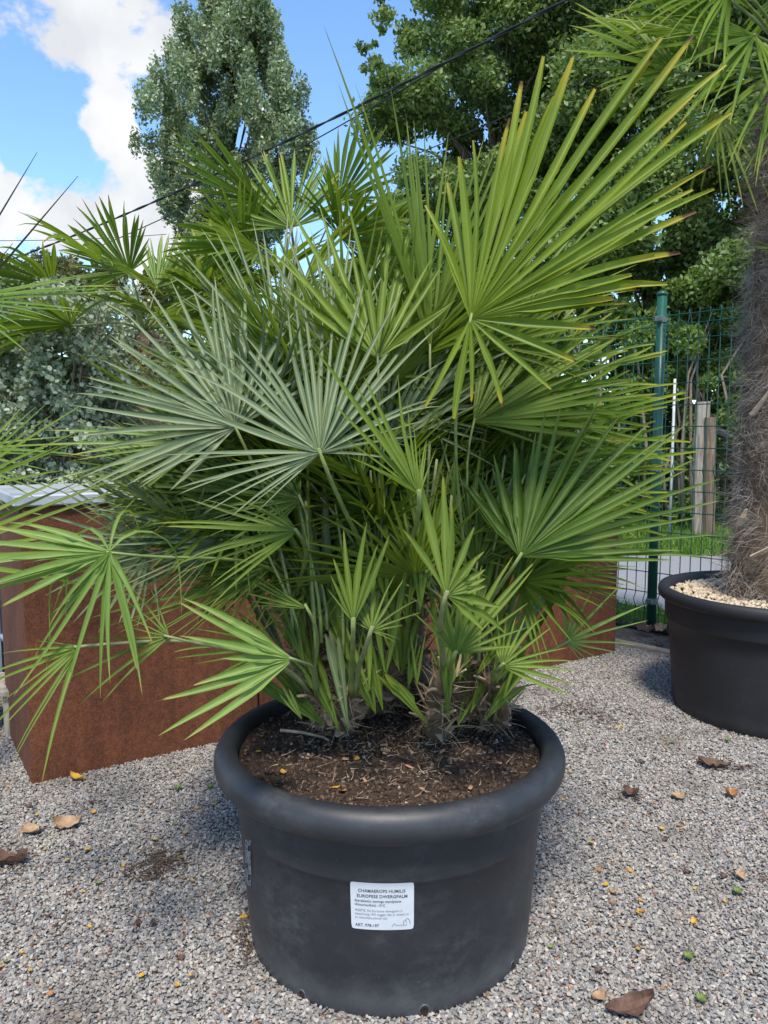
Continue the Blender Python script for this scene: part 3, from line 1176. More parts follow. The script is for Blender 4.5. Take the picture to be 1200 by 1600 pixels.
def hairy_stem(root, p0, p1, r0, r1, nst, nfib, seed, curve=.03, top=True, mats=('core', 'stub', 'fibre'), flen=(.03, .09), fw=.0012):
    rnd = random.Random(seed)
    p0, p1 = Vector(p0), Vector(p1)
    ax = (p1 - p0)
    H = ax.length
    sd = ax.cross(Vector((0, 1, 0))).normalized()
    pts, rad = [], []
    for i in range(9):
        t = i / 8
        pts.append(p0 + ax * t + sd * curve * math.sin(t * math.pi) * (1 if seed % 2 else -1))
        rad.append((r0 + (r1 - r0) * t) * rnd.uniform(.9, 1.08))
    b_ = MB()
    b_.tube(pts, rad, 12)
    b_.build('stem', M[mats[0]], root, p0, True)

    def on(t):
        k = min(int(t * 8), 7)
        f_ = t * 8 - k
        return pts[k].lerp(pts[k + 1], f_), rad[k] + (rad[k + 1] - rad[k]) * f_
    for i in range(nst):
        t = (i + rnd.random()) / nst * .95
        a = i * 2.4 + rnd.uniform(-.3, .3)
        c, r_ = on(t)
        e1 = ax.cross(Vector((1, 0, .1))).normalized()
        e2 = ax.normalized().cross(e1)
        out = e1 * math.cos(a) + e2 * math.sin(a)
        up_ = (ax.normalized() * rnd.uniform(.5, 1.3) + out * rnd.uniform(.45, 1.0)).normalized()
        ln = rnd.uniform(.05, .11) * (1 if r0 > .05 else .6)
        s_ = c + out * r_ * .82
        bb = MB()
        w = rnd.uniform(.016, .027) * (1 if r0 > .05 else .6)
        bb.tube([s_, s_ + up_ * ln * .5, s_ + up_ * ln + out * ln * rnd.uniform(-.1, .25)], [w, w * .8, w * rnd.uniform(.35, .65)], 6, True, .45)
        bb.build('leaf_stub', M[mats[1]], root, s_)
    if nfib:
        rg = np.random.default_rng(seed)
        tt = rg.uniform(0, 1, nfib)
        aa = rg.uniform(0, 2 * math.pi, nfib)
        B, Dn = [], []
        e1 = ax.cross(Vector((1, 0, .1))).normalized()
        e2 = ax.normalized().cross(e1)
        for t, a in zip(tt, aa):
            c, r_ = on(float(t))
            out = e1 * math.cos(a) + e2 * math.sin(a)
            tang = e2 * math.cos(a) - e1 * math.sin(a)
            B.append(c + out * r_ * .97)
            Dn.append(out * rnd.uniform(.15, .8) + tang * rnd.uniform(-1, 1) + ax.normalized() * rnd.uniform(-.5, .9))
        Vf, Ff = ribbons(np.array(B), np.array(Dn), rg.uniform(flen[0], flen[1], nfib), fw, .9, 4, seed, .2)
        nm_ = max(30, nfib // 7)
        Vm, Fm = ribbons(np.array(B[:nm_]), np.array(Dn[:nm_]) * .6 + np.array([0, 0, .5])[None], rg.uniform(.04, .10, nm_), .005, .35, 4, seed + 7, .1)
        Ff = np.concatenate([Ff, Fm + len(Vf)])
        Vf = np.concatenate([Vf, Vm])
        o_ = mk('fibre', Vf, Ff, M[mats[2]], root, p0)
        o_['kind'] = 'stuff'
    return pts[-1]


def soilpt(px, py):
    p = gnd(px, py, SZ)
    return Vector((p.x, p.y, soil_z(p.x, p.y) - .02))


ST = []
for i, (bx_, by_, tx, ty, tD, r0, r1, ns_, nf) in enumerate((
        (490, 1095, 478, 935, 2.10, .085, .06, 26, 1500),
        (585, 1100, 590, 935, 2.08, .090, .065, 26, 1600),
        (722, 1110, 740, 985, 2.02, .085, .06, 24, 1700),
        (640, 1070, 640, 890, 2.30, .090, .07, 14, 700),
        (545, 1070, 520, 900, 2.32, .090, .07, 14, 500),
        (690, 1155, 700, 1050, 1.90, .034, .024, 12, 150),
        (765, 1135, 772, 1060, 1.96, .028, .02, 9, 110),
        (548, 1148, 552, 1075, 1.93, .022, .016, 6, 140),
        (500, 1140, 492, 1075, 1.97, .020, .014, 5, 120))):
    p0 = soilpt(bx_, by_)
    ST.append(hairy_stem(palm, p0, at(tx, ty, tD), r0, r1, int(ns_ * 1.4), nf, 20 + i))


def base_on(i, rnd=random, spread=.045):
    return ST[i] + Vector((rnd.uniform(-spread, spread), rnd.uniform(-spread, spread), rnd.uniform(-.05, 0)))


# filler leaves that make the depth of the bush
rl = random.Random(5)
for i in range(215):
    si = rl.choice((0, 1, 3, 3, 4, 4, 2))
    az = rl.uniform(-10, 190) if i % 3 else rl.uniform(-60, 240)
    el = rl.uniform(18, 82) if not -70 < az < 60 else rl.uniform(42, 84)
    dv = Vector((math.cos(R(az)) * math.cos(R(el)), math.sin(R(az)) * math.cos(R(el)) * .8, math.sin(R(el))))
    if dv.y < -.3:
        dv.y = -.3
    pl = rl.uniform(.32, .62) * (1 if el < 60 else 1.1)
    m_ = rl.choice(('leaf', 'dark', 'leaf', 'silver', 'leaf', 'limeplain'))
    rr0 = rl.uniform(.32, .45)
    if dv.x > .15:
        pl *= max(.45, 1 - .75 * dv.x)
        rr0 *= .82
    if dv.x < -.25 and el < 55:
        pl *= .68
        rr0 *= .9
    rand_leaf(palm, base_on(si, rl), dv, pl, rr0, m_, rl.uniform(140, 230), 28, rl.uniform(.1, .5), rl, pet_mat='petiole_old', droop=rl.uniform(.1, .35))

A = [
    # hub x, hub y, distance, outline (angle, length px), segments, material, stem, normal, extras
    (672, 545, 2.00, [(114, 300), (109, 430), (104, 400), (100, 330), (97, 390), (94, 370), (91, 350), (86, 300)], 11, 'leaf', 3, (1.3, .1), dict(droop=.03, fuse=.5)),
    (640, 600, 2.12, [(88, 330), (80, 370), (73, 400), (66, 410), (60, 405), (54, 400), (48, 390), (42, 350), (36, 290), (28, 220)], 20, 'leaf', 3, (-.5, .1), dict(droop=.05, fuse=.55)),
    (760, 540, 2.10, [(80, 230), (66, 300), (52, 310), (38, 290), (24, 250), (10, 210), (-8, 190), (-25, 170)], 18, 'leaf', 3, (-.3, .3), dict(droop=.2)),
    (590, 560, 1.86, [(148, 230), (138, 270), (127, 305), (118, 290), (108, 270), (100, 285), (91, 275), (82, 270), (72, 250), (62, 235), (50, 195), (36, 150)], 14, 'limeplain', 1, (.1, .25), dict(droop=.04, fuse=.3, wmin=.0105)),
    (430, 560, 2.25, [(150, 200), (135, 250), (118, 270), (100, 270), (84, 255), (68, 230), (50, 190)], 20, 'silver', 4, (0, .4), dict(droop=.08)),
    (520, 560, 2.15, [(140, 170), (122, 210), (105, 230), (90, 235), (75, 225), (58, 200), (40, 160)], 18, 'silver', 4, (0, .3), dict(droop=.06)),
    (735, 498, 1.66, [(-118, 150), (-104, 175), (-92, 130), (-76, 130), (-58, 150), (-40, 165), (-25, 170), (-8, 190), (2, 208), (15, 255), (22, 320), (30, 390), (38, 480), (46, 530), (53, 520), (61, 470), (70, 400), (78, 340), (88, 270), (98, 215), (106, 180), (112, 120)], 37, 'lime', 2, (-.25, .1), dict(droop=.10, fuse=.55, blunt=True, wmax=.016, jit=.7, angs2=[-113, -101, -88, -66, -44, -24, -9, -2] + [3 + 2.6 * k for k in range(30)] + [83, 88, 94, 100, 107])),
    (760, 630, 2.12, [(75, 180), (60, 215), (46, 235), (32, 250), (18, 250), (4, 240), (-10, 220), (-25, 180)], 20, 'limecl', 3, (-.5, .4), dict(droop=.12, fuse=.55, blunt=True)),
    (770, 690, 2.2, [(70, 180), (54, 220), (40, 240), (26, 250), (12, 250), (0, 245), (-14, 210)], 18, 'limecl', 3, (-.6, .4), dict(droop=.12, fuse=.55, blunt=True)),
    (740, 660, 2.02, [(85, 170), (68, 205), (52, 235), (38, 255), (25, 265), (12, 260), (-2, 235), (-18, 190)], 20, 'leaf', 2, (-.4, .5), dict(droop=.12, fuse=.5)),
    (785, 745, 2.18, [(60, 170), (46, 205), (32, 225), (20, 240), (8, 240), (-5, 225), (-18, 190)], 17, 'limecl', 2, (-.6, .35), dict(droop=.1, fuse=.55, blunt=True)),
    (775, 790, 2.3, [(50, 180), (36, 220), (24, 240), (12, 250), (2, 245), (-8, 220)], 14, 'limecl', 2, (-.5, .3), dict(droop=.12, fuse=.5, blunt=True)),
    (720, 610, 2.3, [(110, 160), (92, 200), (75, 220), (58, 230), (40, 230), (22, 220), (5, 190)], 20, 'leaf', 3, (-.2, .4), dict(droop=.1)),
    (600, 700, 1.98, [(96, 170), (82, 205), (70, 235), (58, 250), (47, 240), (36, 210), (22, 170)], 15, 'silver', 1, (-.3, .4), dict(droop=.06)),
    (500, 708, 1.68, [(224, 130), (211, 180), (198, 225), (186, 245), (172, 245), (158, 255), (143, 280), (128, 300), (113, 310), (98, 300), (83, 320), (68, 325), (53, 300), (38, 240), (22, 190), (6, 140)], 31, 'silver', 1, (0, .55), dict(droop=.16, fuse=.34)),
    (368, 668, 1.82, [(236, 110), (215, 170), (198, 225), (182, 240), (168, 255), (154, 270), (141, 285), (128, 290), (114, 290), (100, 285), (86, 270), (70, 235), (52, 180), (32, 120)], 29, 'silver', 0, (.1, .5), dict(droop=.12, fuse=.36, wmin=.010)),
    (330, 690, 2.05, [(148, 130), (160, 175), (170, 225), (177, 245), (184, 250), (191, 235), (200, 205), (214, 160)], 13, 'pale', 0, (.2, .9), dict(droop=.08, fuse=.4)),
    (440, 790, 2.05, [(120, 150), (140, 200), (156, 240), (170, 260), (184, 260), (198, 230), (214, 180)], 20, 'leaf', 0, (.2, .6), dict(droop=.12)),
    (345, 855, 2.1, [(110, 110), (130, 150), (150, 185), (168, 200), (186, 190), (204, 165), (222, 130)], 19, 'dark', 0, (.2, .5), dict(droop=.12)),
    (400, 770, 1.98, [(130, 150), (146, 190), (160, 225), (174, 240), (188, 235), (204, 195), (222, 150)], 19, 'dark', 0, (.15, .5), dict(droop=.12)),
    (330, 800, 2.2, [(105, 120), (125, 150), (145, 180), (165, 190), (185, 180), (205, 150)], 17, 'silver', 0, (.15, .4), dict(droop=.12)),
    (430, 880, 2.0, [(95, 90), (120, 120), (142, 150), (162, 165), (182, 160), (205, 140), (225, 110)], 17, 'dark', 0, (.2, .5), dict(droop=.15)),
    (395, 905, 1.98, [(118, 90), (134, 140), (148, 190), (160, 225), (172, 240), (184, 235), (196, 210), (208, 170), (222, 130)], 19, 'leaf', 0, (.2, .6), dict(droop=.14, fuse=.3)),
    (350, 845, 1.92, [(100, 110), (118, 150), (136, 185), (152, 210), (168, 220), (184, 215), (200, 190), (216, 160), (234, 120)], 21, 'silver', 0, (.15, .5), dict(droop=.12, fuse=.3)),
    (300, 750, 2.0, [(110, 100), (130, 140), (150, 175), (168, 190), (186, 185), (204, 160), (224, 130)], 18, 'leaf', 0, (.2, .6), dict(droop=.14, fuse=.3)),
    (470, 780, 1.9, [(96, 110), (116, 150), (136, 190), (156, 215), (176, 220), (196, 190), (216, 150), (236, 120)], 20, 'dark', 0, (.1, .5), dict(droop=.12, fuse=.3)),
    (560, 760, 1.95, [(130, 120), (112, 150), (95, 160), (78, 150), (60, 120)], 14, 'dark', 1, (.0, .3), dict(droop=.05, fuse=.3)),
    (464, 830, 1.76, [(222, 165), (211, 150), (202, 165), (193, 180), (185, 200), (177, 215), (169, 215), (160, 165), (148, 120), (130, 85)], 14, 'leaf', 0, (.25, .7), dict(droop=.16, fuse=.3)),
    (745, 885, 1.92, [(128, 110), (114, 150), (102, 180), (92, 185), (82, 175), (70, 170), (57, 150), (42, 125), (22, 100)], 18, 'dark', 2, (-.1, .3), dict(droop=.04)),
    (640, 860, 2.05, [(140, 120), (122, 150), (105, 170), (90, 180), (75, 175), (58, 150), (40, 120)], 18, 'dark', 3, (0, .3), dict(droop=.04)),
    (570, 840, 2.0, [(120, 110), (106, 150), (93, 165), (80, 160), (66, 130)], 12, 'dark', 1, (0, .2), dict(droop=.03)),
    (655, 772, 1.60, [(150, 90), (136, 190), (126, 290), (119, 250), (112, 210), (104, 170), (96, 120), (88, 95), (80, 95), (72, 80)], 14, 'limeplain', 1, (.35, .2), dict(droop=.03, fuse=.36)),
    (812, 870, 1.76, [(130, 150), (118, 150), (107, 155), (97, 165), (87, 190), (77, 220), (67, 260), (58, 290), (50, 305), (43, 325), (36, 325), (28, 310), (20, 300), (12, 280), (4, 255), (-3, 225)], 23, 'dark', 2, (-.3, .45), dict(droop=.05, fuse=.34, wmin=.011)),
    (697, 930, 1.60, [(114, 120), (106, 190), (99, 225), (92, 205), (86, 180), (79, 150), (62, 110), (44, 85), (22, 70), (-6, 70), (-24, 110), (-36, 80)], 14, 'leaf', 5, (.1, .25), dict(droop=.10, fuse=.5, wmin=.010)),
    (580, 985, 1.64, [(152, 60), (128, 75), (107, 95), (86, 112), (71, 108), (56, 105), (40, 92), (24, 85), (-4, 50), (-25, 45)], 12, 'leaf', 7, (0, .4), dict(droop=.08, fuse=.4)),
    (711, 1022, 1.68, [(132, 90), (114, 95), (99, 100), (84, 110), (70, 130), (60, 175), (52, 200), (45, 205), (37, 195), (29, 170), (18, 110), (4, 70)], 15, 'leaf', 5, (-.1, .4), dict(droop=.08, fuse=.42)),
    (784, 1040, 1.72, [(104, 75), (84, 85), (64, 95), (44, 100), (28, 112), (14, 120), (2, 115), (-12, 110), (-26, 105)], 12, 'leaf', 6, (-.1, .5), dict(droop=.22, fuse=.4)),
    (458, 1030, 1.66, [(218, 190), (207, 205), (197, 200), (178, 120), (168, 165), (160, 180), (152, 210), (144, 205)], 8, 'pale', 8, (.2, .35), dict(droop=.05, fuse=.3, wmin=.012)),
    (430, 1010, 1.9, [(130, 110), (146, 140), (160, 150), (176, 160), (192, 130), (210, 100)], 11, 'leaf', 8, (.2, .4), dict(droop=.1)),
    (552, 972, 1.62, [(128, 70), (112, 85), (100, 140), (90, 160), (78, 130), (64, 160)], 7, 'leaf', 7, (.05, .2), dict(droop=.03, fuse=.5)),
    (480, 950, 1.78, [(150, 90), (136, 140), (124, 150), (110, 120), (178, 90)], 6, 'leaf', 8, (.05, .2), dict(droop=.04, fuse=.4)),
    (264, 995, 1.66, [(116, 80), (138, 95), (165, 110), (184, 145), (196, 170), (207, 160), (222, 130)], 9, 'leaf', 8, (.1, .6), dict(droop=.14, fuse=.25)),
    (125, 1010, 1.55, [(172, 75), (186, 130), (196, 150), (206, 165), (216, 170), (236, 150), (250, 165), (262, 185)], 10, 'leaf', 8, (.1, .6), dict(droop=.16, fuse=.25)),
    (175, 864, 1.58, [(158, 150), (165, 200), (172, 235), (178, 240), (184, 235), (190, 230), (197, 215), (206, 170)], 12, 'pale', 0, (.1, .7), dict(droop=.12, fuse=.35, wmin=.010)),
    (172, 862, 1.57, [(222, 150), (234, 220), (244, 270), (252, 290), (260, 220), (268, 240), (277, 170), (290, 250), (302, 160)], 9, 'pale', None, (.0, .15), dict(droop=.3, fuse=.12, wmin=.007)),
    (171, 861, 1.58, [(176, 260), (150, 250), (122, 300), (95, 200), (62, 230)], 5, 'pale', None, (.0, .4), dict(droop=2.6, dpow=.2, fuse=.12, wmin=.005)),
    (885, 1003, 1.90, [(84, 135), (68, 90), (54, 115), (41, 150), (29, 140), (13, 125), (1, 110), (-14, 75), (-34, 55), (-56, 45)], 11, 'pale', 6, (-.1, .5), dict(droop=.12, fuse=.3)),
]
for (hx, hy, D_, prof, ns_, m_, si, nv2, kw) in A:
    jit = kw.pop('jit', 1.3)
    b0 = base_on(si, rl, .03 if si < 5 else .01) if si is not None else None
    if si is not None and si >= 5:
        b0 = ST[si] + Vector((rl.uniform(-.01, .01), rl.uniform(-.01, .01), -.02))
    img_leaf(palm, hx, hy, D_, prof, int(ns_ * 1.35) if ns_ > 15 else ns_, m_, b0, nv2, jit, pet_mat=rl.choice(('petiole', 'petiole', 'petiole_old')), **kw)
# young folded blades standing up from the soil
for (hx, hy, D_, prof, m_) in ((545, 1142, 1.90, [(109, 155), (103, 165), (97, 150)], 'silver'), (507, 1134, 1.96, [(146, 190), (138, 235), (131, 245), (124, 220)], 'dark'),
                               (668, 1130, 1.86, [(138, 95), (130, 118), (123, 90)], 'leaf'), (700, 1122, 1.86, [(97, 105), (91, 115), (85, 95)], 'leaf'),
                               (530, 1142, 1.93, [(118, 130), (112, 140), (106, 120)], 'dark'), (760, 1120, 1.92, [(62, 120), (54, 140), (46, 120)], 'leaf'),
                               (520, 1000, 1.98, [(104, 250), (100, 290), (96, 260)], 'silver'), (610, 980, 2.0, [(88, 250), (84, 280), (80, 240)], 'leaf'),
                               (560, 960, 2.02, [(97, 230), (93, 260), (89, 240)], 'dark')):
    img_leaf(palm, hx, hy, D_, prof, len(prof) + 1, m_, None, (.2, .1), .6, fuse=.75, droop=.02, wmin=.012)

# many upright stalks and narrow young leaves rising from the heart of the clump
for i in range(46):
    hx = rl.uniform(445, 800)
    hy = rl.uniform(915, 1075) - (30 if i % 3 == 0 else 0)
    ang = 92 - (hx - 615) * .16 + rl.uniform(-10, 10)
    ln = rl.uniform(150, 330)
    D_ = rl.uniform(1.86, 2.12)
    w_ = rl.uniform(4, 11)
    img_leaf(palm, hx, hy, D_, [(ang + w_, ln * .8), (ang, ln), (ang - w_, ln * .85)], rl.choice((2, 3, 4)), rl.choice(('leaf', 'leaf', 'dark', 'limeplain', 'silver')), None,
             (rl.uniform(-.3, .3), rl.uniform(0, .3)), .8, fuse=rl.uniform(.3, .7), droop=.02, wmin=.006)
for i in range(34):
    hx = rl.uniform(470, 790)
    hy = rl.uniform(1040, 1135)
    ang = 92 - (hx - 620) * .22 + rl.uniform(-14, 14)
    ln = rl.uniform(70, 170)
    w_ = rl.uniform(4, 12)
    img_leaf(palm, hx, hy, rl.uniform(1.86, 2.05), [(ang + w_, ln * .8), (ang, ln), (ang - w_, ln * .85)], rl.choice((2, 3, 4)), rl.choice(('leaf', 'leaf', 'dark', 'limeplain')), None,
             (rl.uniform(-.3, .3), rl.uniform(0, .3)), .8, fuse=rl.uniform(.3, .7), droop=.03, wmin=.005)
# bare leaf stalks
for i in range(30):
    hx = rl.uniform(450, 780)
    p_ = at(hx, rl.uniform(960, 1040), rl.uniform(1.92, 2.1))
    q_ = at(hx + (hx - 610) * rl.uniform(.2, .6) + rl.uniform(-20, 20), rl.uniform(690, 850), rl.uniform(1.9, 2.15))
    pb_ = petiole_mesh(p_, q_, Vector((0, 0, 1)), (q_ - p_).normalized(), .0085, .0055, 8)
    pb_.build('leaf_stalk', M[rl.choice(('petiole', 'petiole_old'))], palm, p_, True)

# a few things lying on the soil
def leaf_card(name, L_, W_, curl, mat, seed=0, lobes=0):
    rnd = random.Random(seed)
    n = 9
    V, Fc = [], []
    for i in range(n + 1):
        t = i / n
        w = W_ * math.sin(math.pi * min(1, t * .97 + .015)) ** .8 * (1 + (.35 * math.sin(t * lobes * 6.28) if lobes else 0))
        x = (t - .5) * L_
        z = curl * (2 * t - 1) ** 2
        e = curl * .8 + abs(rnd.gauss(0, curl * .3))
        V += [(x, -w, z + e * rnd.uniform(.5, 1.2)), (x, -w * .5, z + e * .25), (x, 0, z), (x, w * .5, z + e * .25), (x, w, z + e * rnd.uniform(.5, 1.2))]
    for i in range(n):
        for j in range(4):
            a = i * 5 + j
            Fc.append((a, a + 1, a + 6, a + 5))
    me = bpy.data.meshes.new(name)
    me.from_pydata(V, [], Fc)
    me.materials.append(mat)
    return me


def put(name, me, p, label, cat, group=None, rot=(0, 0, 0), sc=1.0):
    o = bpy.data.objects.new(name, me)
    link(o, None, p)
    o.rotation_euler = rot
    o.scale = (sc, sc, sc)
    return tag(o, label, cat, group)


yl = [leaf_card('small_leaf', .026, .0075, .002, M['leafY'], 1), leaf_card('small_leaf', .024, .009, .003, M['leafO'], 2), leaf_card('small_leaf', .028, .008, .004, M['leafT'], 3)]
for (px, py, k) in ((404, 1138 + 40, 0), (455, 1108, 0), (442, 1211, 0), (515, 1170, 0), (558, 1195, 0), (524, 1236, 0), (535, 1238, 1)):
    p = gnd(px, py, SZ)
    p.z = soil_z(p.x, p.y) + .007
    put('fallen_leaf', yl[k], p, 'tiny yellow leaf lying on the dark soil in the front pot', 'leaf', 'yellow leaves on the potting soil', (random.uniform(-.3, .3), random.uniform(-.3, .3), random.uniform(0, 6)))
b = MB(); b.box((0, 0, 0), (.022, .010, .004), None, .0015)
chip_me = bpy.data.meshes.new('bark_chip')
chip_me.from_pydata(b.v, [], b.f)
chip_me.materials.append(M['chip'])
for (px, py) in ((603, 1190), (540, 1196), (752, 1146), (822, 1136), (660, 1240), (600, 1178), (735, 1235), (700, 1215), (640, 1205), (480, 1190), (780, 1200), (570, 1225), (690, 1185), (455, 1165)):
    p = gnd(px, py, SZ)
    p.z = soil_z(p.x, p.y) + .007
    put('bark_chip', chip_me, p, 'small orange-brown bark chip lying on the soil in the front pot', 'bark chip', 'bark chips on the potting soil', (random.uniform(-.4, .4), random.uniform(-.4, .4), random.uniform(0, 6)), random.uniform(.6, 1.3))
tan_leaf = leaf_card('dry_leaf', .05, .02, .008, M['leafT'], 9)
p = gnd(603, 1190, SZ); p.z = soil_z(p.x, p.y) + .008
put('dry_leaf', tan_leaf, p, 'curled tan dry leaf lying in the middle of the soil in the front pot', 'leaf', None, (.3, .2, 2.0), .8)
b = MB()
pts = [gnd(438, 1141, SZ + .02), gnd(475, 1145, SZ + .018), gnd(505, 1152, SZ + .012), gnd(520, 1160, SZ + .01)]
b.tube(pts, [.005, .005, .004, .003], 6)
tag(b.build('dry_stalk', M['root'], None, pts[0], True), 'pale dry leaf stalk lying on the soil at the left of the stems', 'stalk')

# ------------------------------------------------------------------ rusted planters
PA, PB = gnd(50, 1228), gnd(961, 1020)
BD = (PB - PA).normalized()
BN = Vector((-BD.y, BD.x, 0))     # away from camera
rotb = Matrix.Rotation(math.atan2(BD.y, BD.x), 3, 'Z')
tot = (PB - PA).length


def planter(s0, s1, h, depth, mat, label, lid):
    c = PA + BD * (s0 + s1) / 2 + BN * depth / 2
    root = thing('rusted_planter', label, 'planter', c)
    ln = s1 - s0
    th = .012

    def panel(name, cc, size):
        bb = MB()
        bb.box(cc, size, rotb, .003)
        bb.build(name, mat, root, cc)
    panel('front_panel', c - BN * (depth / 2 - th / 2) + Vector((0, 0, h / 2)), (ln, th, h))
    panel('back_panel', c + BN * (depth / 2 - th / 2) + Vector((0, 0, h / 2)), (ln, th, h))
    for sg in (-1, 1):
        panel('side_panel', c + BD * sg * (ln / 2 - th / 2) + Vector((0, 0, h / 2)), (th, depth - 2 * th - .001, h - .002))
    if lid:
        bb = MB()
        bb.box(c + Vector((0, 0, h + .026)), (ln + .05, depth + .05, .045), rotb, .006)
        bb.build('lid', M['lid'], root)['label'] = 'grey zinc sheet lid'
    else:
        bb = MB()
        for sg in (-1, 1):
            bb.box(c + BN * sg * (depth / 2 - .028) + Vector((0, 0, h + .003)), (ln, .055, .005), rotb)
        for sg in (-1, 1):
            bb.box(c + BD * sg * (ln / 2 - .028) + Vector((0, 0, h + .002)), (.055, depth - .115, .005), rotb)
        bb.build('top_flange', mat, root)
        bb = MB()
        bb.box(c + Vector((0, 0, h - .08)), (ln - .03, depth - .03, .03), rotb)
        bb.build('soil_fill', M['soil'], root)
    return root


planter(0, .99, 1.13, .70, M['corten'], 'tall dark rusted steel planter with grey lid behind the palm on the left', True)
planter(1.005, tot, .84, .70, M['corten2'], 'lower orange rusted steel planter behind the palm reaching to the fence', False)

# ------------------------------------------------------------------ right pot with hairy palm
RK = 1.14
RC = Vector((2.0, 3.86, 0))
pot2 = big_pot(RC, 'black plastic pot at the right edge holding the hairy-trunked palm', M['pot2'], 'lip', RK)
P, S = [], []
for _ in range(1900):
    a, r_ = random.uniform(0, 2 * math.pi), .505 * math.sqrt(random.random())
    P.append((RC.x + r_ * math.cos(a), RC.y + r_ * math.sin(a), .585 + random.uniform(0, .012))); S.append(random.uniform(.007, .016))
Vc, Fc = blobs(P, S, 8)
tag(mk('pale_pebbles', Vc, Fc, M['stone_pale']), 'pale beige pebbles on top of the pot at the right', 'pebbles', kind='stuff')
V = [(RC.x + .512 * math.cos(2 * math.pi * k / 40), RC.y + .512 * math.sin(2 * math.pi * k / 40), .582) for k in range(40)]
tag(mk('pot_filling', V, [tuple(range(40))], M['soil']), 'soil under the pale pebbles in the pot at the right', 'soil', kind='stuff')

tp = thing('hairy_trunk_palm', 'tall fan palm with shaggy fibrous trunk in the pot at the right edge', 'palm', (RC.x, RC.y, .582))
t0 = Vector((RC.x - .01, RC.y + .02, .53))
t1 = at(1245, 120, RC.y + .02)
axv = t1 - t0
H = axv.length
pts = [t0 + axv * (i / 12) for i in range(13)]
rd = [.215, .195, .178, .170, .165, .162, .158, .155, .15, .15, .145, .14, .13]
b = MB()
b.tube(pts, rd, 16)
b.build('trunk', M['core'], tp, t0, True)
axn = axv.normalized()
e1 = axn.cross(Vector((0, 1, 0))).normalized()
e2 = axn.cross(e1)
nh = 24000
tt = RNG.uniform(0, 1, nh)
aa = RNG.uniform(0, 2 * math.pi, nh)
rr = np.interp(tt, np.linspace(0, 1, 13), rd)
lump = 1 + .16 * np.sin(tt * 34 + aa * 2) * np.sin(tt * 13 + aa)
out = np.cos(aa)[:, None] * np.array(e1)[None] + np.sin(aa)[:, None] * np.array(e2)[None]
tang = -np.sin(aa)[:, None] * np.array(e1)[None] + np.cos(aa)[:, None] * np.array(e2)[None]
B = np.array(t0)[None] + tt[:, None] * np.array(axv)[None] + out * (rr * lump * .98)[:, None]
swirl = np.sin(tt * 21 + aa * 3)
Dn = out * RNG.uniform(.12, .55, nh)[:, None] + tang * (swirl * .8 + RNG.normal(0, .4, nh))[:, None] + np.array(axn)[None] * (RNG.normal(-.1, .4, nh) + .5 * np.cos(tt * 17 + aa * 2))[:, None]
Vh, Fh = ribbons(B, Dn, RNG.uniform(.06, .17, nh), .0011, .8, 4, 12, .25)
o_ = mk('trunk_hair', Vh, Fh, M['hair'], tp, t0)
o_['kind'] = 'stuff'
for (px, py, ang, ln) in ((1192, 625, 65, .15), (1160, 808, 80, .08), (1192, 860, 40, .1)):
    c = at(px, py, RC.y - .18)
    d_ = (CR * math.cos(R(ang)) + CU * math.sin(R(ang)) + CB * .35).normalized()
    b = MB()
    b.tube([c - d_ * ln * .5 - CB * .02, c + CB * .005, c + d_ * ln * .5 + CB * .012], [.024, .018, .009], 7, True, .4)
    b.build('leaf_stub', M['stub'], tp, c)
TT = t1
RA = [
    (1055, 112, 3.75, [(96, 110), (110, 120), (126, 150), (138, 190), (146, 205), (154, 195), (162, 185), (171, 175), (181, 160), (193, 150), (208, 130), (225, 110)], 17, 'trachy', (.3, .5), dict(droop=.3, fuse=.4)),
    (1180, 55, 3.55, [(160, 130), (175, 160), (188, 200), (200, 225), (212, 235), (224, 250), (236, 255), (248, 240), (260, 220), (274, 190), (290, 170)], 22, 'trachy', (.3, .7), dict(droop=.5, fuse=.3)),
    (1140, -20, 3.6, [(160, 200), (176, 230), (192, 240), (208, 230), (222, 220), (236, 210), (250, 190)], 17, 'trachy', (.2, .7), dict(droop=.45, fuse=.35)),
    (1215, 110, 3.5, [(190, 190), (206, 220), (222, 250), (236, 260), (250, 260), (264, 250), (280, 220)], 17, 'leaf', (.2, .6), dict(droop=.5, fuse=.3)),
    (1250, 150, 3.55, [(205, 150), (225, 200), (242, 240), (256, 260), (270, 250), (285, 220), (300, 200)], 16, 'trachy', (.1, .5), dict(droop=.4, fuse=.3)),
    (1090, 95, 4.2, [(60, 120), (80, 130), (100, 130), (125, 120), (150, 110), (180, 110)], 15, 'trachy', (.2, .4), dict(droop=.2)),
    (1220, 390, 3.72, [(168, 45), (176, 48), (184, 46), (192, 44), (200, 40)], 5, 'lime', (.3, .5), dict(droop=.1, blunt=True)),
    (1120, 175, 4.1, [(200, 90), (220, 130), (240, 170), (256, 190), (272, 190), (290, 170), (310, 140)], 16, 'leaf', (.1, .5), dict(droop=.5, fuse=.3)),
]
for (hx, hy, D_, prof, ns_, m_, nv2, kw) in RA:
    img_leaf(tp, hx, hy, D_, prof, ns_, m_, TT + Vector((rl.uniform(-.05, .05), rl.uniform(-.05, .05), -.05)) if hy < 300 else t0 + axv * .7, nv2, 1.5, pr=(.014, .007), wmax=.02, **kw)
for i in range(13):
    az = i * 137.5 + 20
    el = 15 + (i * 37) % 65
    dv = Vector((math.cos(R(az)) * math.cos(R(el)), math.sin(R(az)) * math.cos(R(el)), math.sin(R(el))))
    rand_leaf(tp, TT, dv, rl.uniform(.5, .7), rl.uniform(.5, .62), 'trachy', 230, 24, .4, rl, droop=.4, fuse=.4, wmax=.02, pr=(.014, .007))

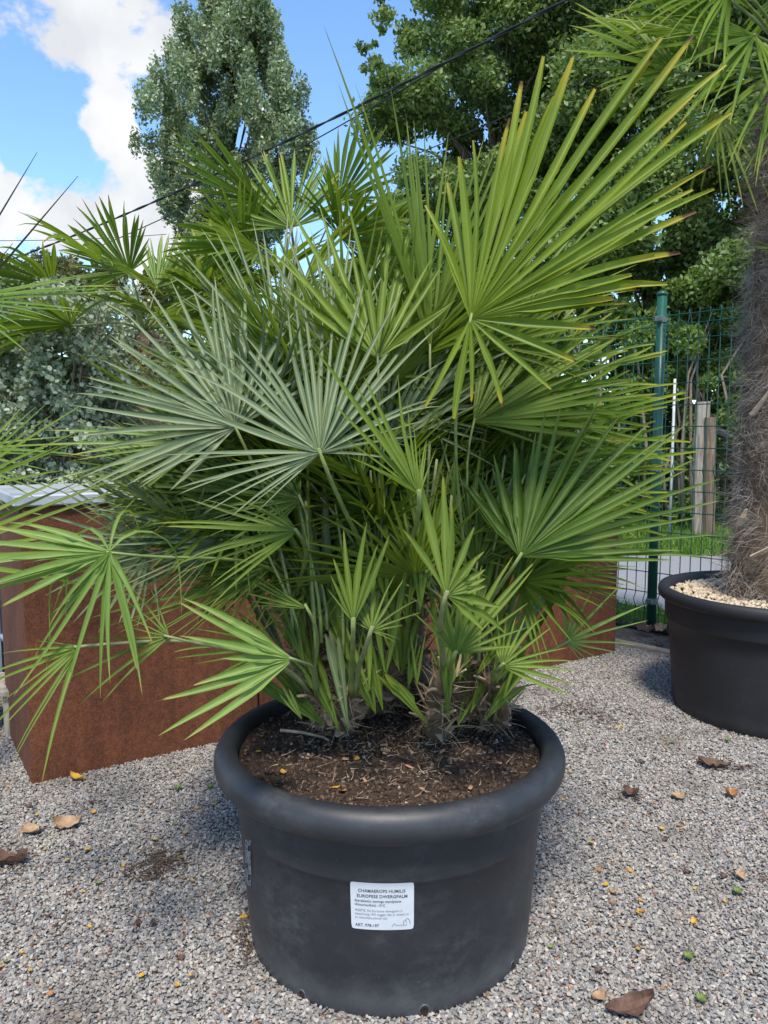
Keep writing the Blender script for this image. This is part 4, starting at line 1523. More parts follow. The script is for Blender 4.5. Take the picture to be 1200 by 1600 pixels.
# ------------------------------------------------------------------ fan palms behind the planters
def trachy(px, py_top, D_, label, leaves, nrand, seed, trad=.10):
    top = at(px, py_top, D_)
    base = Vector((top.x + .05, top.y + .05, 0))
    root = thing('windmill_palm', label, 'palm', base)
    b_ = MB()
    b_.tube([base, base.lerp(top, .5) + Vector((.02, 0, 0)), top], [trad * 1.1, trad, trad * .9], 12)
    b_.build('trunk', M['core'], root, base, True)
    rg = np.random.default_rng(seed)
    n_ = 2600
    t_ = rg.uniform(.25, 1, n_); a_ = rg.uniform(0, 2 * math.pi, n_)
    o2 = np.stack([np.cos(a_), np.sin(a_), np.zeros(n_)], 1)
    B_ = np.array(base)[None] + t_[:, None] * np.array(top - base)[None] + o2 * trad * .95
    D2 = o2 * .5 + rg.normal(0, .6, (n_, 3))
    Vh_, Fh_ = ribbons(B_, D2, rg.uniform(.05, .12, n_), .002, .7, 3, seed, .3)
    mk('trunk_hair', Vh_, Fh_, M['hair'], root, base)['kind'] = 'stuff'
    for (hx, hy, Dl, prof, ns_, m_, nv2, kw) in leaves:
        kw['fuse'] = max(kw.get('fuse', .4), .66)
        img_leaf(root, hx, hy, Dl, prof, int(ns_ * 1.35), m_, top + Vector((0, 0, -.03)), nv2, .8, pr=(.012, .006), wmax=.026, **kw)
    rnd = random.Random(seed)
    for i in range(nrand):
        az = i * 137.5 + seed * 40
        el = -25 + (i * 29) % 60
        dv = Vector((math.cos(R(az)) * math.cos(R(el)), math.sin(R(az)) * math.cos(R(el)), math.sin(R(el))))
        rand_leaf(root, top, dv, rnd.uniform(.4, .6), rnd.uniform(.42, .52), rnd.choice(('trachy', 'leaf')), 220, 28, .5, rnd, droop=.4, fuse=.55, wmax=.024, pr=(.012, .006), pet_mat='petiole')
    return root


trachy(468, 462, 4.65, 'windmill palm behind the planters with bright fans rising at the centre left', [
    (402, 315, 4.3, [(200, 60), (185, 80), (172, 110), (160, 132), (149, 142), (138, 122), (126, 92), (110, 62)], 17, 'trachy', (.5, -.4), dict(droop=.12, fuse=.6)),
    (455, 356, 4.25, [(178, 100), (162, 115), (147, 128), (131, 138), (115, 143), (99, 146), (83, 146), (67, 142), (51, 128), (35, 110), (18, 90)], 25, 'trachy', (0, .25), dict(droop=.04, fuse=.6)),
    (527, 320, 4.45, [(134, 55), (114, 72), (97, 88), (82, 108), (67, 118), (53, 120), (40, 116), (27, 108), (8, 80), (-12, 60)], 19, 'trachy', (-.4, -.3), dict(droop=.1, fuse=.6)),
    (560, 350, 4.6, [(60, 70), (40, 100), (20, 110), (0, 110), (-20, 110), (-40, 100)], 14, 'leaf', (-.3, .5), dict(droop=.3)),
    (400, 380, 4.8, [(150, 90), (170, 110), (190, 110), (210, 110), (235, 100)], 14, 'trachy', (.3, .5), dict(droop=.3)),
], 16, 3)
trachy(225, 520, 4.55, 'smaller windmill palm behind the planter at the left with one dark fan against the clouds', [
    (203, 425, 4.3, [(205, 85), (190, 85), (176, 92), (163, 104), (150, 112), (137, 112), (124, 112), (112, 110), (100, 102), (86, 95), (72, 80), (56, 60), (36, 45)], 23, 'trachy', (.1, -.35), dict(droop=.05, fuse=.5)),
    (245, 450, 4.6, [(120, 60), (100, 90), (80, 105), (60, 105), (40, 95), (20, 80)], 16, 'pale', (-.1, .3), dict(droop=.06, fuse=.6)),
    (330, 440, 4.7, [(150, 90), (125, 110), (100, 115), (75, 115), (50, 105), (25, 90)], 17, 'trachy', (0, .3), dict(droop=.1, fuse=.5)),
], 9, 4, .08)

# ------------------------------------------------------------------ neighbouring palm and spiky plant at the left edge
lb = Vector((-1.75, 2.05, 0))
lp = thing('neighbour_palm', 'fan palm beyond the left edge whose narrow leaf segments reach into the picture', 'palm', lb)
b = MB(); b.tube([lb, lb + Vector((.02, 0, .6)), lb + Vector((.04, .02, .95))], [.09, .08, .06], 12)
b.build('stem', M['core'], lp, lb, True)
ltop = lb + Vector((.04, .02, .95))
for (hx, hy, D_, prof, ns_, m_, nv2, kw) in (
        (-75, 470, 2.5, [(16, 235), (11, 250), (7, 270), (4, 295), (0, 300), (-3, 305), (-7, 260), (-12, 240), (-20, 200), (-32, 180)], 14, 'pale', (-.2, 1.2), dict(droop=.06, fuse=.25, wmin=.006)),
        (-100, 780, 2.0, [(58, 180), (50, 200), (43, 225), (38, 260), (33, 270), (28, 275), (22, 250), (14, 230)], 11, 'limeplain', (-.2, .6), dict(droop=.05, fuse=.25, wmin=.007)),
        (-90, 705, 2.3, [(8, 220), (2, 300), (-4, 260), (-10, 255), (-17, 230), (-26, 210)], 9, 'pale', (-.2, 1.0), dict(droop=.06, fuse=.25, wmin=.006)),
        (-150, 880, 1.75, [(36, 250), (27, 310), (22, 340), (17, 330), (12, 290), (6, 290), (1, 330)], 8, 'limeplain', (-.1, .9), dict(droop=.06, fuse=.25, wmin=.010)),
        (-60, 1180, 1.62, [(-8, 60), (-20, 105), (-32, 70)], 4, 'limeplain', (0, .7), dict(droop=.1, fuse=.3, wmin=.008))):
    img_leaf(lp, hx, hy, D_, prof, ns_, m_, ltop, nv2, 1.2, **kw)
yb = at(-170, 600, 2.7)
yb = Vector((yb.x, yb.y, 0))
yu = thing('spiky_plant', 'spiky plant beyond the left edge with two thin dark blades against the clouds', 'plant', yb)
ytop = Vector((yb.x, yb.y, 1.55))
b = MB(); b.tube([yb, ytop], [.07, .06], 10)
b.build('stem', M['core'], yu, yb)
for (ex, ey, eD) in ((122, 275, 2.5), (58, 238, 2.6), (20, 380, 2.5), (-60, 180, 2.8), (-200, 150, 2.9), (-330, 300, 2.6), (5, 460, 2.3)):
    e = at(ex, ey, eD)
    mid = ytop.lerp(e, .5)
    b = MB()
    b.tube([ytop, ytop.lerp(e, .3), mid, ytop.lerp(e, .8), e], [.010, .0085, .007, .004, .0012], 6, True, .4)
    b.build('blade', M['yucca'], yu, ytop)

# ------------------------------------------------------------------ foliage helper
def leaves_mesh(C, s, rg, round_=False, tone=None, updir=0.0):
    n_ = len(C)
    a = rg.normal(size=(n_, 3)); a /= np.linalg.norm(a, axis=1, keepdims=True)
    nrm = rg.normal(size=(n_, 3)); nrm[:, 2] += updir
    b_ = np.cross(nrm, a); b_ /= np.linalg.norm(b_, axis=1, keepdims=True) + 1e-9
    a = np.cross(b_, nrm); a /= np.linalg.norm(a, axis=1, keepdims=True) + 1e-9
    nn = np.cross(a, b_)
    s = (np.asarray(s) * rg.uniform(.6, 1.25, n_))[:, None]
    if round_:
        P_ = [C + s * (math.cos(t) * a + math.sin(t) * b_ * .95) for t in np.arange(6) * math.pi / 3]
        k = 6
    else:
        P_ = [C - a * s, C + b_ * s * .55 + nn * s * .12, C + a * s, C - b_ * s * .55 + nn * s * .12]
        k = 4
    V_ = np.stack(P_, 1).reshape(-1, 3)
    Fc_ = np.arange(n_ * k).reshape(n_, k)
    tn = np.repeat(tone if tone is not None else rg.uniform(0, 1, n_), k)
    return V_, Fc_, tn


def blob_points(bl, n_, rg, shell=.55, stretch=(1, 1, 1)):
    bl = np.asarray(bl, dtype=float)
    vol = bl[:, 3] ** 2
    idx = rg.choice(len(bl), n_, p=vol / vol.sum())
    d = rg.normal(size=(n_, 3)); d /= np.linalg.norm(d, axis=1, keepdims=True)
    r_ = (shell + (1 - shell) * rg.uniform(0, 1, n_) ** .6) * rg.uniform(.8, 1.08, n_)
    C = bl[idx, :3] + d * (r_ * bl[idx, 3])[:, None] * np.array(stretch)[None]
    ct = rg.uniform(0, .45, len(bl))
    return C, np.clip(ct[idx] + rg.uniform(0, .6, n_), 0, 1)


def tree(name, base, bl, n_, size, mat, label, seed, trunk_r=.2, limbs=True, cat='tree', group=None, trunk_top=None, shell=.45, updir=.3, round_=False, stretch=(1, 1, 1)):
    rg = np.random.default_rng(seed)
    root = thing(name, label, cat, base, group)
    base = Vector(base)
    top = Vector(trunk_top) if trunk_top is not None else Vector((base.x, base.y, max(q[2] for q in bl) * .8))
    b_ = MB()
    nT = 8
    tp_ = [base.lerp(top, i / nT) + Vector((math.sin(i * 1.3 + seed) * .08, math.cos(i * 1.7 + seed) * .08, 0)) * (1 if 0 < i < nT else 0) * (trunk_r / .2) for i in range(nT + 1)]
    b_.tube(tp_, [trunk_r * (1 - .8 * i / nT) for i in range(nT + 1)], 9)
    if limbs:
        for q in bl[::6]:
            c = Vector(q[:3])
            tz = min(max((c.z - base.z) * .75 / max(top.z - base.z, .1), .12), .95)
            s_ = base.lerp(top, tz)
            if (c - s_).length > .15:
                b_.tube([s_, s_.lerp(c, .5) + Vector((0, 0, .12 * (c - s_).length)), c], [trunk_r * .16, trunk_r * .1, trunk_r * .04], 5)
    b_.build('trunk', M['bark'], root, base, True)
    C, tn = blob_points(bl, n_, rg, shell, stretch)
    V_, F_, t_ = leaves_mesh(C, np.full(n_, size), rg, round_, tn, updir)
    mk('crown', V_, F_, M[mat], root, base, None, False, t_)['kind'] = 'stuff'
    return root


# poplar
rp = np.random.default_rng(21)
bl = []
D0 = 23.0
for i in range(520):
    py = rp.uniform(-330, 400)
    prof_w = float(np.interp(py, [-340, -250, -100, 0, 100, 180, 260, 330, 400], [1, 6, 22, 42, 80, 116, 130, 92, 62]))
    px = 366 + prof_w * rp.uniform(-1, 1)
    p = at(px, py, D0)
    p.y += rp.uniform(-1.1, .5) * prof_w / F * D0
    bl.append((p.x, p.y, p.z, rp.uniform(.18, .45)))
pb = at(362, 700, D0)
tree('poplar_tree', (pb.x, pb.y, 0), bl, 180000, .06, 'poplar', 'tall silvery green poplar standing against the sky at the upper left', 31, .16, True, trunk_top=tuple(at(365, -250, D0)), shell=.15, stretch=(.8, .8, 1.7))

# dark broadleaf trees at the right
specs = [
    (770, 14.5, [(700, 40, 85), (770, 60, 110), (640, 110, 70), (700, 170, 100), (810, 190, 110), (640, 230, 70), (760, 300, 110), (600, 190, 40), (860, 90, 110), (880, 260, 100), (700, 330, 90), (820, 380, 90), (590, 60, 25), (585, 130, 30), (740, -40, 90), (850, -60, 120), (640, 330, 70)], 'large dark broadleaf tree behind the palm right of the open blue sky'),
    (1010, 13.5, [(960, 60, 120), (1060, 50, 120), (930, 190, 110), (1040, 180, 120), (970, 310, 100), (1080, 310, 110), (1000, 400, 90), (990, -70, 130), (900, 380, 80)], 'dark broadleaf tree behind the fence to the left of the hairy trunk'),
    (1240, 12.5, [(1160, 60, 120), (1250, 120, 120), (1140, 220, 110), (1230, 260, 120), (1150, 360, 110), (1220, -50, 130), (1250, 400, 110), (1330, 100, 130), (1340, 300, 120)], 'dark broadleaf tree at the right edge behind the hairy trunk'),
]
for i, (px, D_, bs_, lab) in enumerate(specs):
    rg = np.random.default_rng(50 + i)
    bl = []
    for (cx, cy, rpx) in bs_:
        for _ in range(11):
            p = at(cx + rg.normal(0, .45) * rpx, cy + rg.normal(0, .45) * rpx, D_)
            p.y += rg.uniform(-1.4, 1.6)
            bl.append((p.x, p.y, p.z, rpx / F * D_ * rg.uniform(.22, .5)))
    tb = at(px, 700, D_)
    tree('broadleaf_tree', (tb.x, tb.y, 0), bl, 105000, .05, 'oak', lab, 60 + i, .2, True, group='broadleaf trees behind the fence', trunk_top=tuple(at(px + 10, -20, D_)), shell=.1, stretch=(1.15, 1.15, .8))

# hedge shrubs along the far side of the road
hs_ = [(-150, 17, 480, 700, 'far shrub at the left edge under the clouds'), (330, 16, 430, 800, 'shrub far behind the tall planter'), (560, 15, 420, 800, 'leafy shrub behind the centre of the front palm'),
       (720, 14.2, 400, 800, 'leafy shrub between the front palm and the broadleaf trees'), (870, 13.4, 400, 815, 'light green shrub behind the fence left of the green post'),
       (985, 12.8, 420, 815, 'shrub with bare stems directly behind the green fence post'), (1090, 12.4, 430, 815, 'shrub behind the wooden posts beside the road'),
       (1200, 12.0, 420, 815, 'shrub behind the hairy trunk at the right edge')]
for i, (px, D_, yt, yb_, lab) in enumerate(hs_):
    rg = np.random.default_rng(80 + i)
    bl = []
    for _ in range(60):
        py = rg.uniform(yt, yb_)
        p = at(px + rg.normal(0, 48), py, D_)
        p.y += rg.uniform(-.5, .9)
        p.z = max(p.z, .25)
        bl.append((p.x, p.y, p.z, rg.uniform(.14, .34)))
    tb = at(px, 700, D_)
    root = thing('shrub', lab, 'shrub', (tb.x, tb.y, 0), 'shrubs along the far side of the road')
    C, tn = blob_points(bl, 26000, rg, .15)
    V_, F_, t_ = leaves_mesh(C, np.full(len(C), .05), rg, False, tn, .3)
    mk('foliage', V_, F_, M['hedge'], root, None, None, False, t_)['kind'] = 'stuff'
    for k in range(7):
        x0 = tb.x + rg.uniform(-.9, .9)
        y0 = tb.y + rg.uniform(-.9, -.1)
        hgt = rg.uniform(2.2, 3.9)
        b = MB()
        b.tube([(x0, y0, 0), (x0 + rg.normal(0, .08), y0, hgt * .35), (x0 + rg.normal(0, .15), y0 + .1, hgt * .7), (x0 + rg.normal(0, .25), y0 + .2, hgt)], [.035, .028, .02, .008], 6)
        b.build('stem', M['stem'], root, (x0, y0, 0), True)

# the wood far behind, one mass
rg = np.random.default_rng(99)
bl = []
for _ in range(1100):
    x = rg.uniform(-26, 30)
    hmax = float(np.interp(x, [-26, -6, 0, 4, 30], [3.6, 4.2, 6.5, 9, 10]))
    bl.append((x, 27 + rg.uniform(-1.5, 1.5), rg.uniform(.2, hmax), rg.uniform(.5, 1.2)))
C, tn = blob_points(bl, 110000, rg, .3)
V_, F_, t_ = leaves_mesh(C, np.full(len(C), .2), rg, False, tn, .3)
tag(mk('far_wood', V_, F_, M['oak'], None, None, None, False, t_), 'dense green wood far behind the fence and the palms', 'wood', kind='stuff')

# far olive-toned trees low at the left
for i, (px, yt, lab) in enumerate(((30, 430, 'far olive-brown tree low at the left edge under the clouds'), (130, 412, 'far olive-brown tree left of the smaller windmill palm'), (270, 420, 'far olive tree behind the windmill palms'))):
    rg = np.random.default_rng(110 + i)
    bl = []
    for _ in range(40):
        p = at(px + rg.normal(0, 36), yt + abs(rg.normal(0, 50)), 20)
        p.y += rg.uniform(-1, 1)
        bl.append((p.x, p.y, p.z, rg.uniform(.2, .5)))
    tb = at(px, 700, 20)
    tree('olive_toned_tree', (tb.x, tb.y, 0), bl, 7000, .075, 'olive', lab, 120 + i, .12, True, group='far trees at the left', trunk_top=tuple(at(px, yt + 20, 20)))

# eucalyptus bush behind the tall planter
rg = np.random.default_rng(140)
eb0 = at(70, 640, 4.7)
root = thing('eucalyptus_bush', 'blue-grey eucalyptus bush with small round leaves behind the planter at the left', 'bush', (eb0.x, eb0.y, 0))
C, tn = [], []
for k in range(620):
    px, py = rg.uniform(-160, 230), rg.uniform(465, 765)
    if px > 130 and py < 520 and rg.random() < .5:
        continue
    p = at(px, py, 4.7)
    p.y += rg.uniform(-.35, .5)
    d_ = np.array([rg.normal(0, .8), rg.normal(0, .8), rg.uniform(.1, 1.1)])
    d_ /= np.linalg.norm(d_)
    ln = rg.uniform(.15, .34)
    tt_ = rg.uniform(0, .6)
    for q in range(80):
        t = q / 80
        C.append(np.array(p) + d_ * ln * t + rg.normal(0, .026, 3) - np.array([0, 0, .08]) * t * t)
        tn.append(min(1, tt_ + rg.uniform(0, .5)))
    if k % 9 == 0:
        b = MB()
        b.tube([(eb0.x + rg.normal(0, .2), eb0.y + rg.normal(0, .15), 0), ((eb0.x + p.x) / 2, (eb0.y + p.y) / 2, p.z * .6), tuple(p), tuple(np.array(p) + d_ * ln)], [.012, .009, .005, .002], 5)
        b.build('twig', M['stem'], root, p)
V_, F_, t_ = leaves_mesh(np.array(C), np.full(len(C), .0135), rg, True, np.array(tn), .2)
mk('foliage', V_, F_, M['euc'], root, None, None, False, t_)['kind'] = 'stuff'

# ------------------------------------------------------------------ fence
FH = 2.28
def fence_post(p, label):
    root = thing('fence_post', label, 'fence post', p, 'green fence posts')
    b_ = MB()
    b_.tube([p + Vector((0, 0, -.02)), p + Vector((0, 0, 2.40))], .034, 16)
    b_.build('pole', M['green'], root, p, True)
    b_ = MB()
    b_.tube([p + Vector((0, 0, 2.395)), p + Vector((0, 0, 2.412)), p + Vector((0, 0, 2.424))], [.0375, .0375, .025], 16)
    b_.build('cap', M['green'], root, p, True)
    for z in (2.23, 1.18, .22):
        b_ = MB()
        b_.tube([p + Vector((0, 0, z - .022)), p + Vector((0, 0, z + .022))], .038, 16)
        b_.box(p + Vector((0, 0, z)) + FN * .043, (.05, .02, .035), rotf, .004)
        b_.build('clip', M['clip'], root, p)
    return root


fence_post(P0, 'dark green round fence post with steel clips standing beside the pot at the right')
fence_post(P0 - FD * 2.52, 'dark green fence post hidden behind the leaves of the front palm')
HZ = [.06, .13] + [.13 + .15 * k for k in range(1, 14)] + [2.18, 2.25]
FOLD = [(.17, .0), (.22, .03), (.27, .0), (1.13, 0.), (1.18, .03), (1.23, 0.), (2.10, 0.), (2.16, .03), (2.22, 0)]
zs = [.04] + [f for f, _ in FOLD] + [FH]
ofs = [0] + [o2 for _, o2 in FOLD] + [0]
b = MB()
b.tube([(FN.x * o2 * 1.0, FN.y * o2 * 1.0, z) for z, o2 in zip(zs, ofs)], .0038, 5)
vw = bpy.data.meshes.new('upright_wire'); vw.from_pydata(b.v, [], b.f); vw.materials.append(M['green'])
b = MB(); b.tube([(0, 0, 0), tuple(FD * 2.45)], .0038, 5)
hw_me = bpy.data.meshes.new('cross_wire'); hw_me.from_pydata(b.v, [], b.f); hw_me.materials.append(M['green'])


def fence_panel(start, label):
    root = thing('mesh_fence', label, 'fence', start, 'green mesh fence panels')
    for k in range(34):
        o = bpy.data.objects.new('upright_wire', vw)
        link(o, root, start + FD * (.02 + k * .073))
    for z in HZ:
        off = float(np.interp(z, zs, ofs))
        o = bpy.data.objects.new('cross_wire', hw_me)
        link(o, root, start + Vector((0, 0, z)) + FN * (off + .0055))
    return root


fence_panel(P0 + FD * .035, 'green welded mesh fence panel between the green post and the hairy trunk')
fence_panel(P0 - FD * 2.485, 'green welded mesh fence panel left of the green post behind the palm leaves')

# black pipe and dead leaves along the fence foot
b = MB()
q0 = P0 + FN * .07
b.tube([q0 - FD * 1.2 + Vector((0, 0, .025)), q0 - FD * .4 + Vector((0, 0, .03)), q0 + Vector((0, 0, .022)), q0 + FD * .6 + Vector((0, 0, .028)), q0 + FD * 1.6 + Vector((0, 0, .02))], .016, 8)
tag(b.build('irrigation_pipe', M['hose'], None, q0, True), 'black pipe lying along the foot of the green fence', 'pipe')
br = [leaf_card('dead_leaf', .12, .045, .025, M['leafB'], 21, 1.5), leaf_card('dead_leaf', .10, .04, .03, M['leafB'], 22, 2), leaf_card('dead_leaf', .09, .04, .02, M['leafT'], 23, 1.5)]
for k in range(16):
    p = P0 + FD * random.uniform(-.1, .75) + FN * random.uniform(.0, .25) + Vector((0, 0, .03 + random.uniform(0, .03)))
    put('dead_leaf', br[k % 3], p, 'brown dead leaf in the heap at the foot of the green post', 'leaf', 'dead leaves at the fence foot', (random.uniform(-.8, .8), random.uniform(-.8, .8), random.uniform(0, 6)), random.uniform(.7, 1.1))

# wooden posts and pale stake across the road
def wood_post(px, pyb, pyt, w, mat, label, lean=0.0):
    p = gnd(px, pyb)
    t = at(px, pyt, p.y)
    root = thing('wooden_post', label, 'wooden post', p)
    hgt = t.z
    b_ = MB()
    n_ = 10
    rnd = random.Random(int(px))
    pts_ = [p + Vector((lean * i / n_ + rnd.uniform(-.006, .006), rnd.uniform(-.006, .006), hgt * i / n_)) for i in range(n_ + 1)]
    b_.tube(pts_, [w * rnd.uniform(.93, 1.06) for _ in range(n_ + 1)], 9)
    b_.build('pole', mat, root, p)
    return root, p, hgt


r1, p1_, h1 = wood_post(1092, 838, 628, .105, M['wood'], 'pale weathered wooden post on the grass across the road', -.02)
r2, p2_, h2 = wood_post(1108, 840, 652, .075, M['woodb'], 'brown wooden post leaning against the pale post across the road', -.05)
b = MB(); b.box(p1_ + Vector((.16, -.12, h1 - .42)), (.30, .10, .12), Matrix.Rotation(.4, 3, 'Y'), .02)
b.build('bracket', M['hose'], r1)
p = gnd(1046, 842)
root = thing('pale_stake', 'thin pale stake standing on the grass left of the wooden posts', 'stake', p)
b = MB(); t_ = at(1055, 592, p.y)
b.tube([p, p.lerp(t_, .5), t_], [.024, .022, .022], 8)
b.build('rod', M['white_stake'], root, p, True)

# grass along the road
def grass(name, label, polyfn, n_, hgt, w):
    rg = np.random.default_rng(len(name))
    B_ = []
    while len(B_) < n_:
        q = polyfn(rg)
        if q is not None:
            B_.append(q)
    B_ = np.array(B_)
    D_ = rg.normal(0, .35, (n_, 3)); D_[:, 2] = 1
    V_, F_ = ribbons(B_, D_, rg.uniform(.4, 1.1, n_) * hgt, w, .4, 3, 4, .1)
    tn_ = np.repeat(rg.uniform(0, 1, n_), 8)
    o = mk(name, V_, F_, M['grass'], None, None, None, False, tn_)
    tag(o, label, 'grass', kind='stuff')


def far_verge(rg):
    t, s_ = rg.uniform(0, 1), rg.uniform(0, 1)
    x = 1.0 + t * 7.5
    y = float(np.interp(x, [-2.5, 2.86, 4, 13], [11.6, 9.41, 9.0, 5.6])) + s_ * 3.4
    return (x, y, -.012)


def near_verge(rg):
    q = P0 - FN * rg.uniform(.02, .55) + FD * rg.uniform(-2.5, 1.6)
    return (q.x, q.y, .0)


grass('verge_grass', 'bright green mown grass on the far side of the road', far_verge, 26000, .13, .008)
grass('fence_grass', 'grass tufts growing along the fence beside the road', near_verge, 5000, .12, .005)

# ------------------------------------------------------------------ overhead cables
def cable(pA, pB, DA, DB, label, r_=.012, twist=True, sag=.15):
    a_, b2 = at(*pA, DA), at(*pB, DB)
    root = thing('overhead_cable', label, 'cable', a_)
    n_ = 220 if twist else 30
    side = (b2 - a_).cross(Vector((0, 0, 1))).normalized()
    for s_ in ((0, math.pi) if twist else (0,)):
        pts_ = []
        for i in range(n_ + 1):
            t = i / n_
            c = a_.lerp(b2, t) - Vector((0, 0, sag * 4 * t * (1 - t)))
            if twist:
                an = t * (b2 - a_).length * 6.5 + s_
                c = c + Vector((0, 0, 1)) * math.cos(an) * r_ * .8 + side * math.sin(an) * r_ * .8
            pts_.append(c)
        bb = MB()
        bb.tube(pts_, r_, 5)
        bb.build('strand', M['cable'], root, a_, True)


cable((-60, 432), (930, -24), 17, 8.5, 'thick twisted black overhead cable crossing the sky', .0115, True, .22)
cable((40, 428), (720, 85), 18, 11, 'thin overhead cable just below the twisted cable at the left', .010, False, .25)
cable((640, 245), (960, 105), 10.5, 8.5, 'thin overhead cable in front of the dark broadleaf trees', .007, False, .02)
cable((-40, 376), (260, 366), 18, 20, 'faint thin cable low in the sky at the left edge', .008, False, .05)

# ------------------------------------------------------------------ nursery odds and ends at the far left
p = gnd(2, 1150)
root = thing('wooden_stool', 'small grey wooden stool at the left edge behind the tall planter', 'stool', p)
for (dx, dy) in ((-.30, 0), (.04, 0), (-.30, .22), (.04, .22)):
    b = MB(); b.box(p + Vector((dx, dy, .10)), (.035, .035, .20), None, .003)
    b.build('leg', M['wood'], root)
b = MB(); b.box(p + Vector((-.13, .11, .215)), (.42, .30, .028), None, .004)
b.build('seat', M['wood'], root)
p = gnd(0, 1120)
bp = thing('nursery_pot', 'small dark nursery pot with pale blue rim at the left edge', 'pot', p + Vector((-.02, .45, 0)))
b = MB(); lathe(b, [(.01, .01), (.12, .0), (.16, .30), (.165, .31), (.15, .31), (.14, .2)], p + Vector((-.02, .45, 0)), 28)
b.build('body', M['pot2'], bp, None, True)
b = MB(); lathe(b, [(.16, .30), (.172, .302), (.172, .33), (.158, .332), (.152, .30)], p + Vector((-.02, .45, 0)), 28)
b.build('rim', M['bluepl'], bp, None, True)
rg = np.random.default_rng(200)
pc = p + Vector((-.05, .7, .75))
pr = thing('potted_shrub', 'small blue-grey leafy plant at the left edge behind the tall planter', 'plant', (pc.x, pc.y, 0))
C = np.array(pc) + rg.normal(0, .15, (700, 3))
V_, F_, t_ = leaves_mesh(C, np.full(700, .028), rg, True, None, .4)
mk('foliage', V_, F_, M['euc'], pr, None, None, False, t_)['kind'] = 'stuff'
b = MB(); b.tube([(pc.x, pc.y, 0), tuple(pc)], [.012, .006], 6)
b.build('stem', M['stem'], pr)
p = at(-12, 830, 4.3)
tb_ = thing('storage_tub', 'pale blue-grey plastic tub at the left edge', 'tub', (p.x, p.y, 0))
b = MB(); b.box((p.x - .1, p.y, .52), (.42, .4, 1.04), None, .02)
b.build('body', M['bluepl'], tb_)
b = MB(); b.box((p.x - .1, p.y, 1.06), (.46, .44, .05), None, .015)
b.build('lid', M['bluepl'], tb_)

# ------------------------------------------------------------------ fallen leaves on the gravel
small = {'yellow': [leaf_card('small_leaf', .030, .0085, .003, M['leafY'], 31), leaf_card('small_leaf', .026, .010, .004, M['leafY'], 32)],
         'orange': [leaf_card('small_leaf', .028, .010, .004, M['leafO'], 33)],
         'brown': [leaf_card('small_leaf', .034, .012, .008, M['leafB'], 34, 1), leaf_card('small_leaf', .028, .012, .006, M['leafB'], 35)],
         'green': [leaf_card('small_leaf', .030, .010, .005, M['leafG'], 36)]}
spots = {'yellow': [(58, 1278), (147, 1274), (236, 1260), (70, 1334), (137, 1334), (165, 1348), (192, 1358), (106, 1350), (131, 1350), (138, 1332), (242, 1317), (290, 1307), (282, 1345), (131, 1400), (140, 1454), (300, 1382), (34, 1495), (47, 1524), (3, 1518), (298, 1532), (277, 1547), (221, 1533), (378, 1440), (386, 1438), (334, 1262), (307, 1268),
                    (1065, 1300), (1001, 1414), (998, 1432), (924, 1322), (970, 1138), (890, 1118), (1000, 1432), (1015, 1392), (1034, 1300), (1133, 1415), (985, 1367), (1084, 1447), (996, 1490), (1085, 1395), (946, 1388), (880, 1255), (920, 1225), (962, 1142), (1040, 1156), (893, 1212), (1150, 1224)],
         'orange': [(237, 1247), (79, 1560), (958, 1401), (1018, 1275), (1023, 1260), (1060, 1295), (1003, 1431), (936, 1366), (975, 1290), (907, 1275), (1036, 1552), (944, 1165), (1025, 1187)],
         'brown': [(143, 1260), (112, 1325), (45, 1265), (107, 1403), (77, 1438), (88, 1453), (240, 1450), (215, 1450), (280, 1505), (1040, 1318), (1075, 1370), (935, 1525), (1000, 1160), (915, 1174), (1002, 1196), (1090, 1195), (1155, 1205), (1160, 1205), (1130, 1375)],
         'green': [(153, 1387), (275, 1293), (8, 1510), (963, 1164), (884, 1143), (1050, 1165), (860, 1487), (905, 1130)]}
lab = {'yellow': 'small yellow leaf fallen on', 'orange': 'small orange leaf fallen on', 'brown': 'small dark brown leaf fallen on', 'green': 'small green leaf fallen on'}
for kx, lst in spots.items():
    for j, (px, py) in enumerate(lst):
        p = gnd(px, py)
        p.z = .013
        if px < 600:
            zone = 'the gravel in front of the tall planter' if py < 1290 else ('the gravel left of the front pot' if py < 1420 else 'the gravel at the lower left of the front pot')
        else:
            zone = 'the gravel between the two pots' if py < 1230 else ('the gravel right of the front pot' if py < 1380 else 'the gravel at the lower right of the front pot')
        put('fallen_leaf', small[kx][j % len(small[kx])], p, lab[kx] + ' ' + zone, 'leaf', kx + ' leaves on ' + zone, (random.uniform(-.35, .35), random.uniform(-.35, .35), random.uniform(0, 6)), random.uniform(.5, .9))
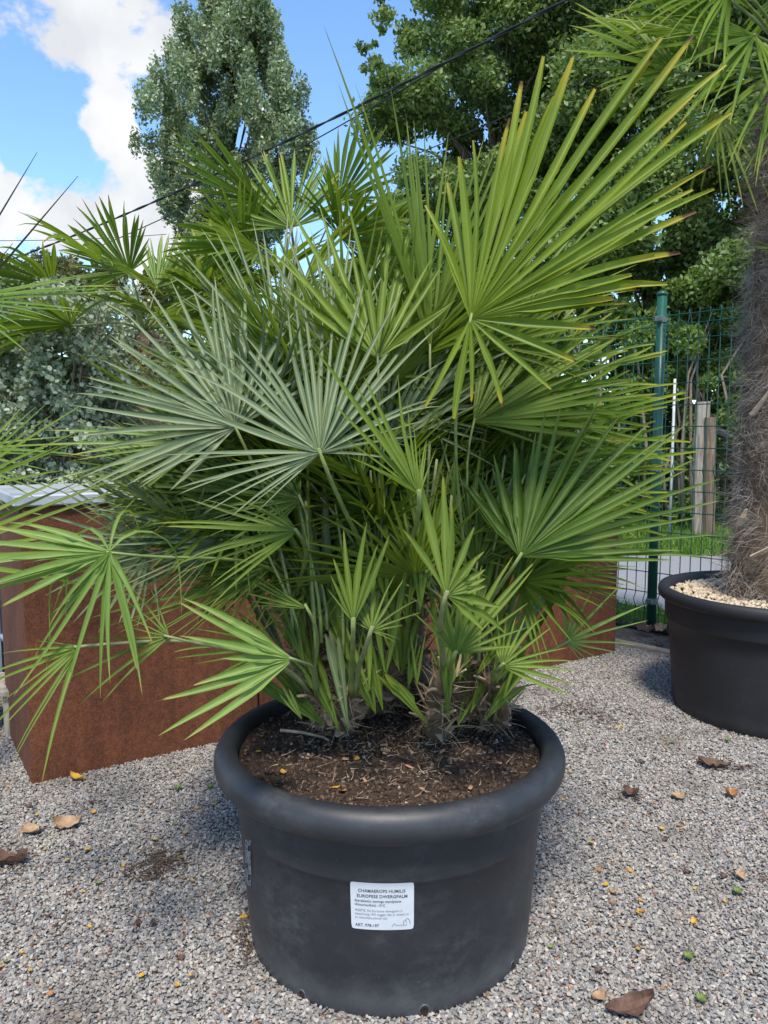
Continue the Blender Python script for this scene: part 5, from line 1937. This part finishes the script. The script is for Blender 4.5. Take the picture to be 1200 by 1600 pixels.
for (px, py, L_, W_, cu, m_, lb_, lob) in (
        (985, 1586, .125, .028, .022, 'leafB', 'large curled dark brown leaf at the bottom edge right of the front pot', 0),
        (1115, 1202, .13, .035, .018, 'leafB', 'crumpled dark brown leaf on the gravel below the pot at the right', 1),
        (1060, 1251, .055, .03, .01, 'leafT', 'flat tan leaf on the gravel right of the front pot', 0),
        (1140, 1248, .05, .022, .02, 'leafO', 'small curled reddish leaf near the right edge of the gravel', 0),
        (104, 1296, .10, .032, .02, 'leafT', 'folded grey-brown leaf on the gravel in front of the tall planter', 0),
        (50, 1305, .085, .03, .012, 'leafT', 'flat olive-tan leaf on the gravel at the far left', 1.5),
        (8, 1355, .14, .03, .03, 'leafB', 'long brown curled leaf at the left edge of the gravel', 1),
        (120, 1222, .075, .022, .012, 'leafY', 'bright yellow leaf lying against the foot of the tall planter', 0),
        (1155, 1375, .045, .02, .008, 'leafT', 'tan and brown leaf near the right edge in the lower gravel', 1),
        (985, 1247, .06, .03, .02, 'leafB', 'dark brown leaf scrap on the gravel right of the pot rim', 1),
        (937, 1568, .04, .02, .008, 'leafT', 'small tan shell-shaped leaf beside the large curled leaf', 0)):
    me = leaf_card('dry_leaf', L_, W_, cu, M[m_], int(px), lob)
    p = gnd(px, py); p.z = .014
    put('dry_leaf', me, p, lb_, 'leaf', None, (random.uniform(-.25, .25), random.uniform(-.2, .2), random.uniform(-.6, .6)))
# crumbly plant debris in a few places
rg = np.random.default_rng(300)
B_ = []
for (px, py, sx, sy, k) in ((250, 1350, 38, 22, 160), (225, 1370, 30, 10, 60), (890, 1112, 45, 12, 150), (940, 1125, 60, 16, 110), (985, 1250, 30, 10, 40), (385, 1470, 8, 40, 60), (20, 1350, 20, 20, 50), (1040, 1010, 40, 8, 120), (1150, 1205, 30, 6, 30)):
    for _ in range(k):
        p = gnd(px + rg.normal(0, sx * .6), py + rg.normal(0, sy * .6))
        B_.append((p.x, p.y, .012 + rg.uniform(0, .008)))
B_ = np.array(B_)
D_ = rg.normal(size=(len(B_), 3)); D_[:, 2] *= .15
V_, F_ = ribbons(B_, D_, rg.uniform(.012, .05, len(B_)), .0028, .5, 3, 7, 0)
M['debris'] = noisy('plant_debris', [(.3, (.025, .018, .013)), (.5, (.07, .05, .036)), (.72, (.17, .12, .08))], 40, .9, .3, .003)
tag(mk('plant_debris', V_, F_, M['debris']), 'brown crumbled plant debris lying on the gravel', 'debris', kind='stuff')
# tiny weeds in the gravel
wd = leaf_card('weed_leaf', .02, .007, .004, M['leafG'], 41)
for j, (px, py, lb_) in enumerate(((245, 1182, 'tiny green weed at the foot of the tall planter'), (1095, 1572, 'tiny green weed in the gravel near the bottom right corner'), (1137, 1163, 'tiny green weed on the gravel below the pot at the right'),
                                   (1152, 1402, 'tiny green weed near the right edge of the lower gravel'), (1075, 1505, 'tiny green weed in the gravel above the bottom right weed'), (328, 1236, 'tiny green weed in the gravel left of the front pot rim'), (278, 1238, 'tiny green weed between the planter and the front pot'))):
    p = gnd(px, py); p.z = .01
    root = thing('weed', lb_, 'weed', p)
    for k in range(6):
        o = bpy.data.objects.new('leaf', wd)
        a = k * 1.05
        link(o, root, p + Vector((math.cos(a) * .009, math.sin(a) * .009, .008)))
        o.rotation_euler = (0, -.5, a)
print('objects', len(bpy.data.objects))
